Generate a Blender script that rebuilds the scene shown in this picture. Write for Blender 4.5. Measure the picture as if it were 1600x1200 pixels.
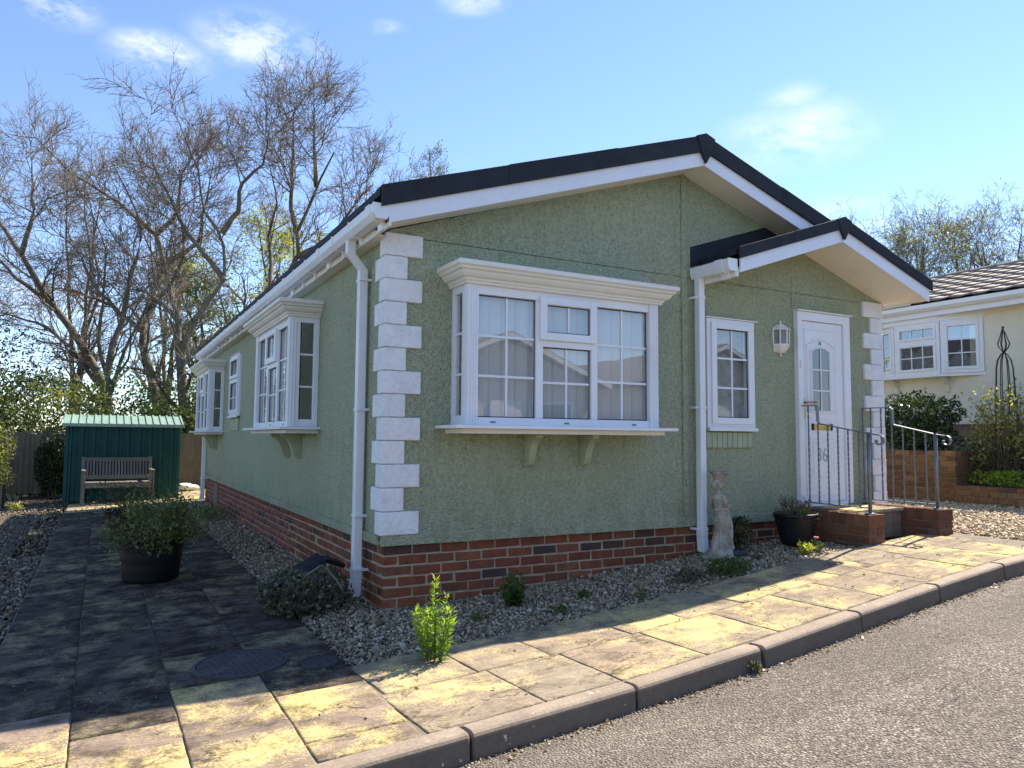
import bpy, bmesh, math, random
import numpy as np
from mathutils import Vector, Matrix
random.seed(7); rng = np.random.default_rng(7)
for o in list(bpy.data.objects): bpy.data.objects.remove(o, do_unlink=True)
scene = bpy.context.scene
COL = scene.collection

# ------------------------------------------------------------------ camera
cam_data = bpy.data.cameras.new('camera'); cam = bpy.data.objects.new('camera', cam_data); COL.objects.link(cam)
cam_data.sensor_width = 36.0; cam_data.lens = 1165.57/1600*36; cam_data.clip_start = .05; cam_data.clip_end = 2000
yaw, pitch, roll = math.radians(28.773), math.radians(4.21), math.radians(-.419)
f_ = Vector((math.sin(yaw)*math.cos(pitch), math.cos(yaw)*math.cos(pitch), math.sin(pitch)))
r_ = Vector((math.cos(yaw), -math.sin(yaw), 0)); d_ = f_.cross(r_)
r2 = r_*math.cos(roll)+d_*math.sin(roll); d2 = d_*math.cos(roll)-r_*math.sin(roll)
M = Matrix((r2, -d2, -f_)).transposed().to_4x4(); M.translation = Vector((-1.783, -5.147, 1.206))
cam.matrix_world = M
scene.camera = cam

# ------------------------------------------------------------------ sky, sun, exposure
SUN_TO = Vector((.94, .252, 1.0)).normalized()
elev = math.asin(SUN_TO.z); azim = math.atan2(SUN_TO.x, SUN_TO.y)
world = bpy.data.worlds.new('World'); scene.world = world; world.use_nodes = True
wn, wl = world.node_tree.nodes, world.node_tree.links
wn.clear()
wo = wn.new('ShaderNodeOutputWorld'); bg = wn.new('ShaderNodeBackground'); bg.inputs['Strength'].default_value = .106
sky = wn.new('ShaderNodeTexSky'); sky.sky_type = 'NISHITA'; sky.sun_disc = False
sky.sun_elevation = elev; sky.sun_rotation = azim; sky.air_density = 1.0; sky.altitude = 800; sky.dust_density = 0.0; sky.ozone_density = 3.0
tc = wn.new('ShaderNodeTexCoord')
def wmath(op, a, b=None, c=None):
    n = wn.new('ShaderNodeMath'); n.operation = op
    for i, v in enumerate((a, b, c)):
        if v is None: continue
        if isinstance(v, (int, float)): n.inputs[i].default_value = v
        else: wl.new(v, n.inputs[i])
    return n.outputs[0]
noise = wn.new('ShaderNodeTexNoise'); noise.inputs['Scale'].default_value = 9.0; noise.inputs['Detail'].default_value = 9; noise.inputs['Roughness'].default_value = .66
mp = wn.new('ShaderNodeMapping'); mp.inputs['Scale'].default_value = (1, 1, 2.2)
wl.new(tc.outputs['Generated'], mp.inputs['Vector']); wl.new(mp.outputs[0], noise.inputs['Vector'])
mask = None
def px_dir(x, y):
    v = r2*((x-800)/1165.57)+d2*((y-600)/1165.57)+f_
    return v.normalized()
# small fair-weather clouds: centre direction, angular radius, strength
CLOUDS = [((.0, .0), 0, 0)]
for (x, y, rad, s) in [(250, 84, .075, 1.0), (405, 66, .095, 1.15), (88, 14, .06, .8), (606, 44, .03, .55), (1245, 212, .12, .68), (1235, 150, .05, .5), (1320, 345, .09, .6), (735, -5, .06, .8), (60, 470, .1, .5),
                       (2300, 100, .2, 1.0), (2800, -900, .2, 1.0), (-900, 200, .18, 1.0), (-2500, 500, .2, 1.0)]:
    c = px_dir(x, y)
    sub = wn.new('ShaderNodeVectorMath'); sub.operation = 'SUBTRACT'; sub.inputs[1].default_value = c
    wl.new(tc.outputs['Generated'], sub.inputs[0])
    ml = wn.new('ShaderNodeVectorMath'); ml.operation = 'MULTIPLY'; ml.inputs[1].default_value = (1, 1, 2.5)
    wl.new(sub.outputs[0], ml.inputs[0])
    ln = wn.new('ShaderNodeVectorMath'); ln.operation = 'LENGTH'; wl.new(ml.outputs[0], ln.inputs[0])
    mr = wn.new('ShaderNodeMapRange'); mr.interpolation_type = 'SMOOTHSTEP'
    mr.inputs['From Min'].default_value = rad; mr.inputs['From Max'].default_value = 0; mr.inputs['To Max'].default_value = s*1.25
    wl.new(ln.outputs['Value'], mr.inputs['Value'])
    mask = mr.outputs[0] if mask is None else wmath('MAXIMUM', mask, mr.outputs[0])
nz = wn.new('ShaderNodeMapRange'); nz.inputs['From Min'].default_value = .40; nz.inputs['From Max'].default_value = .70
nz.inputs['To Min'].default_value = 0; nz.inputs['To Max'].default_value = 1.25
wl.new(noise.outputs['Fac'], nz.inputs['Value'])
cl = wmath('MULTIPLY', mask, nz.outputs[0]); cl = wmath('MINIMUM', cl, .62)
mixw = wn.new('ShaderNodeMixRGB'); wl.new(cl, mixw.inputs['Fac']); wl.new(sky.outputs[0], mixw.inputs['Color1']); mixw.inputs['Color2'].default_value = (4.6, 4.8, 5.2, 1)
tint = wn.new('ShaderNodeMixRGB'); tint.blend_type = 'MULTIPLY'; tint.inputs['Fac'].default_value = 1; tint.inputs['Color2'].default_value = (.96, .945, 1.0, 1); wl.new(sky.outputs[0], tint.inputs['Color1']); wl.new(tint.outputs[0], mixw.inputs['Color1'])
wl.new(mixw.outputs[0], bg.inputs['Color']); wl.new(bg.outputs[0], wo.inputs['Surface'])
sd = bpy.data.lights.new('sun', 'SUN'); sd.energy = 4.7; sd.angle = math.radians(.53); sd.color = (1, .91, .79)
sun = bpy.data.objects.new('sun', sd); COL.objects.link(sun); sun.rotation_euler = (-SUN_TO).to_track_quat('-Z', 'Y').to_euler(); sun.location = (20, 6, 20)
vs = scene.view_settings; vs.view_transform = 'Standard'; vs.look = 'None'; vs.exposure = 1.36; vs.gamma = 1; vs.use_curve_mapping = False

# ------------------------------------------------------------------ helpers
def sp(u): return np.log1p(np.exp(np.clip(u, -40, 40)))
def G(x):
    """height of the sloping ground: it rises to the right along the road"""
    x = np.clip(x, -6, 9)
    return .035*x+.0175*sp((x-.9)/.35)-.045*sp((x-4.6)/.6)
def Gs(x): return float((G(x+.05)-G(x-.05))/.1)

def tag(o, label=None, cat=None, group=None, kind=None):
    if label: o['label'] = label
    if cat: o['category'] = cat
    if group: o['group'] = group
    if kind: o['kind'] = kind
    return o
def empty(name, loc=(0, 0, 0), rz=0, label=None, cat=None, group=None):
    o = bpy.data.objects.new(name, None); COL.objects.link(o); o.location = loc; o.rotation_euler = (0, 0, rz)
    o.empty_display_size = .1
    return tag(o, label, cat, group)
def link(name, mesh, mat=None, parent=None, loc=None, rot=None):
    o = bpy.data.objects.new(name, mesh); COL.objects.link(o)
    if mat is not None and len(mesh.materials) == 0: mesh.materials.append(mat)
    if parent is not None: o.parent = parent
    if loc is not None: o.location = loc
    if rot is not None: o.rotation_euler = rot
    return o
class MB:
    def __init__(s): s.v = []; s.f = []
    def add(s, vs_, fs_):
        n = len(s.v); s.v += [tuple(p) for p in vs_]; s.f += [tuple(i+n for i in q) for q in fs_]; return s
    def box(s, x0, x1, y0, y1, z0, z1):
        return s.add([(x0,y0,z0),(x1,y0,z0),(x1,y1,z0),(x0,y1,z0),(x0,y0,z1),(x1,y0,z1),(x1,y1,z1),(x0,y1,z1)],
                     [(0,3,2,1),(4,5,6,7),(0,1,5,4),(1,2,6,5),(2,3,7,6),(3,0,4,7)])
    def prism(s, poly, vec):
        """polygon of 3-D points pushed along vec"""
        n = len(poly); vec = Vector(vec); p = [Vector(q) for q in poly]
        return s.add([tuple(q) for q in p]+[tuple(q+vec) for q in p],
                     [tuple(range(n-1,-1,-1)), tuple(range(n, 2*n))]+[(i,(i+1)%n,(i+1)%n+n,i+n) for i in range(n)])
    def tube(s, path, r, n=8, cap=True):
        path = [Vector(p) for p in path]; m = len(path)
        rr = r if isinstance(r, (list, tuple)) else [r]*m
        vs_ = []; ref = None
        for i, p in enumerate(path):
            t = (path[min(i+1,m-1)]-path[max(i-1,0)]).normalized()
            if ref is None: ref = t.orthogonal().normalized()
            ref = (ref-t*ref.dot(t)); ref = ref.normalized() if ref.length > 1e-6 else t.orthogonal().normalized()
            b = t.cross(ref)
            for k in range(n):
                a = 2*math.pi*k/n; vs_.append(tuple(p+(ref*math.cos(a)+b*math.sin(a))*rr[i]))
        fs_ = [(i*n+k, i*n+(k+1)%n, (i+1)*n+(k+1)%n, (i+1)*n+k) for i in range(m-1) for k in range(n)]
        if cap: fs_ += [tuple(range(n-1,-1,-1)), tuple(range((m-1)*n, m*n))]
        return s.add(vs_, fs_)
    def lathe(s, prof, n=24, c=(0,0,0), mod=None, cap=True):
        vs_ = []
        for (r, z) in prof:
            for k in range(n):
                a = 2*math.pi*k/n; q = r*(1 if mod is None else mod(a, z)); vs_.append((c[0]+q*math.cos(a), c[1]+q*math.sin(a), c[2]+z))
        m = len(prof)
        fs_ = [(i*n+k, i*n+(k+1)%n, (i+1)*n+(k+1)%n, (i+1)*n+k) for i in range(m-1) for k in range(n)]
        if cap: fs_ += [tuple(range(n-1,-1,-1)), tuple(range((m-1)*n, m*n))]
        return s.add(vs_, fs_)
    def ball(s, c, r, nu=12, nv=8):
        vs_ = [(c[0], c[1], c[2]-r[2])]
        for j in range(1, nv):
            b = -math.pi/2+math.pi*j/nv
            for k in range(nu):
                a = 2*math.pi*k/nu; vs_.append((c[0]+r[0]*math.cos(b)*math.cos(a), c[1]+r[1]*math.cos(b)*math.sin(a), c[2]+r[2]*math.sin(b)))
        vs_.append((c[0], c[1], c[2]+r[2])); L = len(vs_)-1
        fs_ = [(0, 1+(k+1)%nu, 1+k) for k in range(nu)]
        for j in range(nv-2):
            fs_ += [(1+j*nu+k, 1+j*nu+(k+1)%nu, 1+(j+1)*nu+(k+1)%nu, 1+(j+1)*nu+k) for k in range(nu)]
        fs_ += [(L, 1+(nv-2)*nu+k, 1+(nv-2)*nu+(k+1)%nu) for k in range(nu)]
        return s.add(vs_, fs_)
    def mesh(s, name, smooth=False):
        me = bpy.data.meshes.new(name); me.from_pydata(s.v, [], s.f)
        bm = bmesh.new(); bm.from_mesh(me); bmesh.ops.recalc_face_normals(bm, faces=bm.faces); bm.to_mesh(me); bm.free()
        if smooth: me.polygons.foreach_set('use_smooth', [True]*len(me.polygons))
        me.update(); return me
    def build(s, name, mat, parent=None, smooth=False, bevel=0, loc=None, rot=None):
        o = link(name, s.mesh(name, smooth), mat, parent, loc, rot)
        if bevel:
            b = o.modifiers.new('bevel', 'BEVEL'); b.width = bevel; b.segments = 2; b.limit_method = 'ANGLE'; b.angle_limit = math.radians(40)
        return o
def nmesh(name, v, faces, mat=None, attr=None, smooth=False):
    """big mesh from numpy arrays; faces (N,3) or (N,4); attr: one float per vertex"""
    me = bpy.data.meshes.new(name); v = np.asarray(v, dtype=np.float32); k = faces.shape[1]; n = len(faces)
    me.vertices.add(len(v)); me.vertices.foreach_set('co', v.ravel())
    me.loops.add(n*k); me.loops.foreach_set('vertex_index', faces.astype(np.int32).ravel())
    me.polygons.add(n); me.polygons.foreach_set('loop_start', np.arange(0, n*k, k, dtype=np.int32)); me.polygons.foreach_set('loop_total', np.full(n, k, dtype=np.int32))
    if smooth: me.polygons.foreach_set('use_smooth', np.ones(n, dtype=bool))
    if attr is not None:
        a = me.attributes.new('rnd', 'FLOAT', 'POINT'); a.data.foreach_set('value', np.asarray(attr, dtype=np.float32))
    me.update(); me.validate()
    if mat is not None: me.materials.append(mat)
    return me

# ------------------------------------------------------------------ materials
def node_mat(name):
    m = bpy.data.materials.new(name); m.use_nodes = True; nt = m.node_tree; b = nt.nodes['Principled BSDF']
    return m, nt, b
class NT:
    """tiny node helper"""
    def __init__(s, nt): s.nt = nt; s.N = nt.nodes; s.L = nt.links; s._tc = None
    def coords(s, kind='Object'):
        if s._tc is None: s._tc = s.N.new('ShaderNodeTexCoord')
        return s._tc.outputs[kind]
    def world_pos(s):
        g = s.N.new('ShaderNodeNewGeometry'); return g.outputs['Position']
    def mapping(s, vec, scale=(1,1,1), loc=(0,0,0), rot=(0,0,0)):
        n = s.N.new('ShaderNodeMapping'); n.inputs['Scale'].default_value = scale; n.inputs['Location'].default_value = loc; n.inputs['Rotation'].default_value = rot
        s.L.new(vec, n.inputs['Vector']); return n.outputs[0]
    def noise(s, vec, scale, detail=4, rough=.55, dist=0):
        n = s.N.new('ShaderNodeTexNoise'); n.inputs['Scale'].default_value = scale; n.inputs['Detail'].default_value = detail; n.inputs['Roughness'].default_value = rough
        n.inputs['Distortion'].default_value = dist
        s.L.new(vec, n.inputs['Vector']); return n.outputs['Fac']
    def voronoi(s, vec, scale, out='Distance', feature='F1'):
        n = s.N.new('ShaderNodeTexVoronoi'); n.feature = feature; n.inputs['Scale'].default_value = scale; s.L.new(vec, n.inputs['Vector']); return n.outputs[out]
    def wave(s, vec, scale, dist=0, detail=2, axis='X'):
        n = s.N.new('ShaderNodeTexWave'); n.bands_direction = axis; n.inputs['Scale'].default_value = scale; n.inputs['Distortion'].default_value = dist; n.inputs['Detail'].default_value = detail
        s.L.new(vec, n.inputs['Vector']); return n.outputs['Fac']
    def ramp(s, fac, stops, interp='LINEAR'):
        n = s.N.new('ShaderNodeValToRGB'); n.color_ramp.interpolation = interp; e = n.color_ramp.elements
        while len(e) < len(stops): e.new(.5)
        for i, (p, c) in enumerate(stops):
            e[i].position = p; e[i].color = (c if isinstance(c, tuple) else (c, c, c))+(1,)
        s.L.new(fac, n.inputs['Fac']); return n.outputs['Color']
    def rng(s, v, a, b, c=0, d=1):
        n = s.N.new('ShaderNodeMapRange'); n.inputs['From Min'].default_value = a; n.inputs['From Max'].default_value = b; n.inputs['To Min'].default_value = c; n.inputs['To Max'].default_value = d
        s.L.new(v, n.inputs['Value']); return n.outputs[0]
    def mix(s, fac, a, b, mode='MIX'):
        n = s.N.new('ShaderNodeMixRGB'); n.blend_type = mode
        for i, v in ((0, fac), (1, a), (2, b)):
            if isinstance(v, (int, float)): n.inputs[i].default_value = v if i == 0 else (v, v, v, 1)
            elif isinstance(v, tuple): n.inputs[i].default_value = v+(1,)
            else: s.L.new(v, n.inputs[i])
        return n.outputs[0]
    def math(s, op, a, b=0):
        n = s.N.new('ShaderNodeMath'); n.operation = op
        for i, v in enumerate((a, b)):
            if isinstance(v, (int, float)): n.inputs[i].default_value = v
            else: s.L.new(v, n.inputs[i])
        return n.outputs[0]
    def obj_random(s):
        n = s.N.new('ShaderNodeObjectInfo'); return n.outputs['Random']
    def attr(s, name='rnd'):
        n = s.N.new('ShaderNodeAttribute'); n.attribute_name = name; return n.outputs['Fac']
    def bump(s, h, strength, dist, prev=None):
        n = s.N.new('ShaderNodeBump'); n.inputs['Strength'].default_value = strength; n.inputs['Distance'].default_value = dist
        s.L.new(h, n.inputs['Height'])
        if prev is not None: s.L.new(prev, n.inputs['Normal'])
        return n.outputs[0]
def offset_by_random(t, vec, amt=37.0):
    r = t.obj_random(); n = t.N.new('ShaderNodeVectorMath'); n.operation = 'ADD'
    c = t.N.new('ShaderNodeCombineXYZ'); m = t.math('MULTIPLY', r, amt)
    for i in range(3): t.L.new(m, c.inputs[i])
    t.L.new(vec, n.inputs[0]); t.L.new(c.outputs[0], n.inputs[1]); return n.outputs[0], r
def simple(name, col, rough=.5, var=.12, nscale=6, bump=0, bscale=40, bdist=.004, metal=0, spec=.5, dirt=None):
    """painted or plain surface with slight mottling, fine relief and optional dirt"""
    m, nt, b = node_mat(name); t = NT(nt); v = t.world_pos()
    n = t.noise(v, nscale, 6, .6)
    c2 = tuple(max(0, x*(1-var)) for x in col); c1 = tuple(min(1, x*(1+var*.4)) for x in col)
    c = t.ramp(n, [(.3, c2), (.7, c1)])
    if dirt:
        d = t.rng(t.noise(v, dirt[1], 8, .7), .55, .72, 0, dirt[2]); c = t.mix(d, c, dirt[0])
    nt.links.new(c, b.inputs['Base Color']); b.inputs['Roughness'].default_value = rough; b.inputs['Metallic'].default_value = metal
    b.inputs['Specular IOR Level'].default_value = spec
    if bump: nt.links.new(t.bump(t.noise(v, bscale, 5, .6), bump, bdist), b.inputs['Normal'])
    return m
MAT = {}
# textured green spar render
m, nt, b = node_mat('green_render'); t = NT(nt); v = t.coords()
big = t.noise(v, 1.3, 5, .6); fine = t.noise(v, 55, 3, .6); pits = t.voronoi(v, 75)
vv = t.mapping(v, (1, 1, .22)); streak = t.noise(vv, 9, 6, .65)
c = t.ramp(big, [(.3, (.44,.478,.318)), (.7, (.515,.55,.378))])
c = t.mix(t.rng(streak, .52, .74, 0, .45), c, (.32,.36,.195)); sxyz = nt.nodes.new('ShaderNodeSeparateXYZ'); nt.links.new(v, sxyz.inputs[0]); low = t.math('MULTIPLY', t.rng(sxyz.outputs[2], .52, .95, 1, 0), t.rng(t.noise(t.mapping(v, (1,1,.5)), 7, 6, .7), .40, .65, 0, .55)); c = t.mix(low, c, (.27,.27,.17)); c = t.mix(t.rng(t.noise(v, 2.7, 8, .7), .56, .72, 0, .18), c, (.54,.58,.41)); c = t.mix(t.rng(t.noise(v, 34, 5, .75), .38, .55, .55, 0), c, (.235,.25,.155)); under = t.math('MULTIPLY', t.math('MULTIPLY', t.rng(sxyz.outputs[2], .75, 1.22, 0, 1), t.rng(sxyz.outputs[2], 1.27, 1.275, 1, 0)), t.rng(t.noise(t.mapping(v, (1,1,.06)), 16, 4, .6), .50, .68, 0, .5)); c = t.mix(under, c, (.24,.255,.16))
nt.links.new(c, b.inputs['Base Color']); b.inputs['Roughness'].default_value = .78; b.inputs['Specular IOR Level'].default_value = .25
h = t.math('ADD', t.math('MULTIPLY', fine, .7), t.math('MULTIPLY', pits, .6)); h = t.math('ADD', h, t.math('MULTIPLY', t.noise(v, 18, 3), .6))
nt.links.new(t.bump(h, 1.0, .03), b.inputs['Normal']); MAT['green'] = m
MAT['green_trim'] = simple('green_trim_paint', (.37,.405,.265), .6, .15, 5, .25, 90, .003, dirt=((.16,.18,.11), 9, .4))
MAT['white'] = simple('white_upvc', (.80,.80,.83), .32, .05, 3, dirt=((.55,.53,.47), 5, .25))
MAT['ivory'] = simple('ivory_upvc', (.80,.77,.70), .4, .07, 3, dirt=((.50,.45,.35), 6, .3))
MAT['soffit'] = simple('soffit_board', (.84,.79,.69), .45, .06, 2.5, dirt=((.5,.43,.32), 4, .3))
MAT['bluewhite'] = simple('white_barge_paint', (.78,.78,.84), .35, .05, 3, dirt=((.55,.53,.5), 7, .2))
m, nt, b = node_mat('quoin_paint'); t = NT(nt); v, r = offset_by_random(t, t.coords())
c = t.ramp(t.noise(v, 7, 6, .65), [(.3, (.70,.69,.70)), (.65, (.82,.81,.82))]); crease = t.noise(v, 9, 3, .5, 1.8)
c = t.mix(t.rng(t.noise(v, 23, 6, .7), .62, .8, 0, .45), c, (.47,.44,.42))
nt.links.new(c, b.inputs['Base Color']); b.inputs['Roughness'].default_value = .6
ln_ = t.rng(t.math('ABSOLUTE', t.math('SUBTRACT', t.noise(v, 6, 5, .6, 1.2), .5)), .0, .02, 0, 1); nt.links.new(t.bump(ln_, .35, .006, t.bump(crease, .8, .022)), b.inputs['Normal']); MAT['quoin'] = m
MAT['roof'] = simple('charcoal_roof_sheet', (.023,.025,.033), .7, .3, 8, .5, 160, .002, spec=.25, dirt=((.034,.036,.042), 5, .5))
# brick: each brick its own tone
def brick_mat(name, stops):
    m, nt, b = node_mat(name); t = NT(nt); v, r = offset_by_random(t, t.coords())
    c = t.ramp(r, stops); n1 = t.noise(v, 16, 6, .65); c = t.mix(t.rng(n1, .35, .7, .55, 0), c, (.06,.03,.025)); c = t.mix(t.rng(t.noise(v, 45, 4, .7), .6, .8, 0, .5), c, (.36,.24,.16))
    nt.links.new(c, b.inputs['Base Color']); b.inputs['Roughness'].default_value = .85; b.inputs['Specular IOR Level'].default_value = .2
    nt.links.new(t.bump(t.noise(v, 70, 5, .7), .6, .005), b.inputs['Normal']); return m
MAT['brick'] = brick_mat('red_brick', [(0,(.24,.072,.034)),(.25,(.30,.095,.042)),(.5,(.20,.062,.034)),(.7,(.34,.12,.052)),(.86,(.125,.055,.04)),(1,(.065,.05,.048))])
MAT['brick_pier'] = brick_mat('orange_brown_brick', [(0,(.18,.078,.042)),(.35,(.235,.105,.055)),(.7,(.145,.062,.036)),(1,(.26,.13,.07))])
MAT['brick_buff'] = brick_mat('brown_brick', [(0,(.22,.105,.05)),(.3,(.27,.14,.068)),(.6,(.17,.08,.042)),(.85,(.31,.175,.09)),(1,(.12,.068,.045))])
# far brickwork: same colours, joined bricks carry a tone each
m, nt, b = node_mat('red_brick_far'); t = NT(nt); v = t.coords()
c = t.ramp(t.attr(), [(0,(.26,.075,.042)),(.3,(.30,.095,.05)),(.55,(.22,.07,.045)),(.75,(.34,.125,.065)),(.9,(.13,.06,.05)),(1,(.07,.05,.055))]); c = t.mix(t.rng(t.noise(v, 16, 6, .65), .35, .7, .5, 0), c, (.06,.03,.025))
nt.links.new(c, b.inputs['Base Color']); b.inputs['Roughness'].default_value = .85; MAT['brick_far'] = m
MAT['mortar'] = simple('mortar', (.41,.31,.205), .95, .3, 18, .5, 120, .004)
MAT['mortar_dark'] = simple('dirty_mortar', (.20,.16,.11), .95, .35, 14, .5, 120, .004)
# riven paving slabs
def slab_mat(name, tones, yellow, stain, yl, st):
    m, nt, b = node_mat(name); t = NT(nt); v, r = offset_by_random(t, t.coords())
    c = t.ramp(r, tones)
    riven = t.noise(t.mapping(v, (1.2, 4.0, 1)), 3.0, 7, .62, .9)
    c = t.mix(t.rng(riven, .35, .7, .55, 0), c, stain)
    grain = t.noise(v, 70, 4, .7); c = t.mix(t.rng(grain, .35, .7, .4, 0), c, stain)
    yn = t.noise(v, 2.6, 5, .62, .3)
    thr = t.math('MULTIPLY', t.math('FRACT', t.math('MULTIPLY', r, 17.31)), .12)
    fine = t.noise(v, 80, 6, .85); ym = t.math('ADD', t.math('SUBTRACT', yn, thr), t.math('MULTIPLY', t.math('SUBTRACT', fine, .5), .75)); ym = t.rng(ym, yl, yl+.10, 0, .9); ym = t.math('MULTIPLY', ym, t.rng(grain, .34, .48, .1, 1))
    c = t.mix(ym, c, yellow)
    fis = t.math('ABSOLUTE', t.math('SUBTRACT', t.noise(t.mapping(v, (1, 1.7, 1)), 2.3, 7, .6, .6), .5)); fis = t.math('MULTIPLY', t.rng(fis, .003, .011, .8, 0), t.rng(t.noise(v, 3.1, 3), .45, .58, 0, 1)); c = t.mix(fis, c, tuple(x*.4 for x in stain))
    dk = t.rng(t.noise(v, 6, 8, .72), st, st+.16, 0, .75); c = t.mix(dk, c, tuple(x*.45 for x in stain))
    spot = t.rng(t.math('ADD', t.noise(v, 34, 3, .55), t.rng(t.noise(v, 4, 3), .4, .7, -.09, .05)), .71, .74, 0, .8); c = t.mix(spot, c, (.62,.58,.50))
    nt.links.new(c, b.inputs['Base Color']); b.inputs['Roughness'].default_value = .92; b.inputs['Specular IOR Level'].default_value = .1
    n1 = t.bump(riven, .8, .03); n2 = t.bump(grain, .35, .004, n1); nt.links.new(n2, b.inputs['Normal']); return m
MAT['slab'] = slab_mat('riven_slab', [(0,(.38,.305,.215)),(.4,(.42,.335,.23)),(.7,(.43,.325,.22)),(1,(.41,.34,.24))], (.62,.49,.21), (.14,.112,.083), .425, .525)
MAT['slab_drive_lit'] = slab_mat('pinkish_riven_slab', [(0,(.32,.245,.185)),(.4,(.35,.265,.20)),(.7,(.37,.265,.195)),(1,(.36,.285,.215))], (.60,.475,.19), (.11,.088,.068), .445, .49)  # lit copy of the drive slab, for its sunlit front end
MAT['slab_drive_shaded'] = slab_mat('stained_shaded_riven_slab', [(0,(.14,.11,.092)),(.5,(.165,.128,.105)),(1,(.19,.145,.115))], (.30,.245,.14), (.022,.019,.018), .445, .42)  # stains, plus the depth of the house shade painted into the tone
# kerb
m, nt, b = node_mat('kerb_concrete'); t = NT(nt); v, r = offset_by_random(t, t.coords())
c = t.ramp(t.noise(v, 5, 7, .65), [(.3, (.24,.185,.13)), (.7, (.40,.31,.22))]); c = t.mix(t.rng(t.noise(v, 60, 4, .7), .35, .65, .5, 0), c, (.12,.10,.085))
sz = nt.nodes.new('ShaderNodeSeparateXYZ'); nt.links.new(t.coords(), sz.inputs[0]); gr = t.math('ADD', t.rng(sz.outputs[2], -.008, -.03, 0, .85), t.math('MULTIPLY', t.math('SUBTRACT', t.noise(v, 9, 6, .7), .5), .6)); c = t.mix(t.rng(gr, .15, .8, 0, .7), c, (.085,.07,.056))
spot = t.rng(t.math('ADD', t.noise(v, 30, 3, .55), t.rng(t.noise(v, 4, 3), .4, .7, -.08, .06)), .70, .73, 0, .85); c = t.mix(spot, c, (.66,.61,.52))
nt.links.new(c, b.inputs['Base Color']); b.inputs['Roughness'].default_value = .9
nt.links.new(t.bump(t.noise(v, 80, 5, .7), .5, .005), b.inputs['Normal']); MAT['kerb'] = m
# asphalt
m, nt, b = node_mat('worn_asphalt'); t = NT(nt); v = t.world_pos()
vor = t.voronoi(v, 82); vc = t.voronoi(v, 82, 'Color'); sep = nt.nodes.new('ShaderNodeSeparateColor'); nt.links.new(vc, sep.inputs[0])
c = t.ramp(sep.outputs[0], [(0,(.115,.093,.072)),(.45,(.22,.182,.142)),(.8,(.32,.268,.212)),(1,(.50,.43,.35))])
c = t.mix(t.rng(vor, .35, .75, 0, .75), c, (.06,.05,.042)); c = t.mix(t.rng(t.noise(v, .9, 6, .6), .38, .66, .5, 0), c, (.085,.07,.055)); c = t.mix(t.rng(t.noise(t.mapping(v, (.25, 1.6, 1), rot=(0, 0, -.07)), 1.5, 5, .6), .56, .74, 0, .35), c, (.32,.275,.22))
tr_ = t.noise(t.mapping(v, (.05, 1.5, 1), rot=(0, 0, -.07)), 1.3, 4, .6); c = t.mix(t.rng(tr_, .42, .62, .35, 0), c, (.115,.095,.075)); ck = t.math('ABSOLUTE', t.math('SUBTRACT', t.noise(t.mapping(v, (.5, .9, 1)), .9, 8, .62, .5), .47)); ck = t.math('MULTIPLY', t.rng(ck, .0008, .0032, .8, 0), t.rng(t.noise(v, .7, 2), .45, .55, 0, 1)); c = t.mix(ck, c, (.03,.026,.022)); c = t.mix(t.rng(t.noise(v, 2.2, 5, .65), .62, .72, 0, .4), c, (.07,.06,.05))
nt.links.new(c, b.inputs['Base Color']); b.inputs['Roughness'].default_value = .88; b.inputs['Specular IOR Level'].default_value = .25
h = t.math('SUBTRACT', 1, vor); nt.links.new(t.bump(h, .9, .012), b.inputs['Normal']); MAT['asphalt'] = m
MAT['bed'] = simple('sand_bed', (.19,.15,.105), .95, .35, 9, .5, 60, .01)
MAT['soil'] = simple('soil', (.06,.045,.032), .98, .4, 9, .8, 40, .02)
MAT['gravel_base'] = simple('gravel_fines', (.115,.09,.062), .95, .4, 25, .8, 70, .02)
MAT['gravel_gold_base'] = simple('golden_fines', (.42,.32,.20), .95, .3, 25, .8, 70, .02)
MAT['earth'] = simple('rough_ground', (.09,.10,.045), .98, .4, .8, .6, 8, .03)
def stone_mat(name, stops):
    m, nt, b = node_mat(name); t = NT(nt); v = t.coords()
    c = t.ramp(t.attr(), stops); c = t.mix(t.rng(t.noise(v, 120, 3), .35, .7, .35, 0), c, (.12,.10,.08))
    nt.links.new(c, b.inputs['Base Color']); b.inputs['Roughness'].default_value = .75; return m
MAT['stone'] = stone_mat('pale_gravel', [(0,(.11,.074,.04)),(.25,(.26,.185,.10)),(.55,(.41,.305,.178)),(.82,(.53,.42,.275)),(1,(.72,.63,.49))])
MAT['stone_dark'] = stone_mat('drive_gravel', [(0,(.06,.042,.025)),(.3,(.13,.092,.055)),(.6,(.21,.155,.097)),(.85,(.29,.225,.15)),(1,(.46,.39,.29))])
MAT['stone_gold'] = stone_mat('golden_gravel', [(0,(.38,.27,.15)),(.4,(.52,.40,.245)),(.8,(.62,.50,.33)),(1,(.72,.63,.48))])
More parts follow.
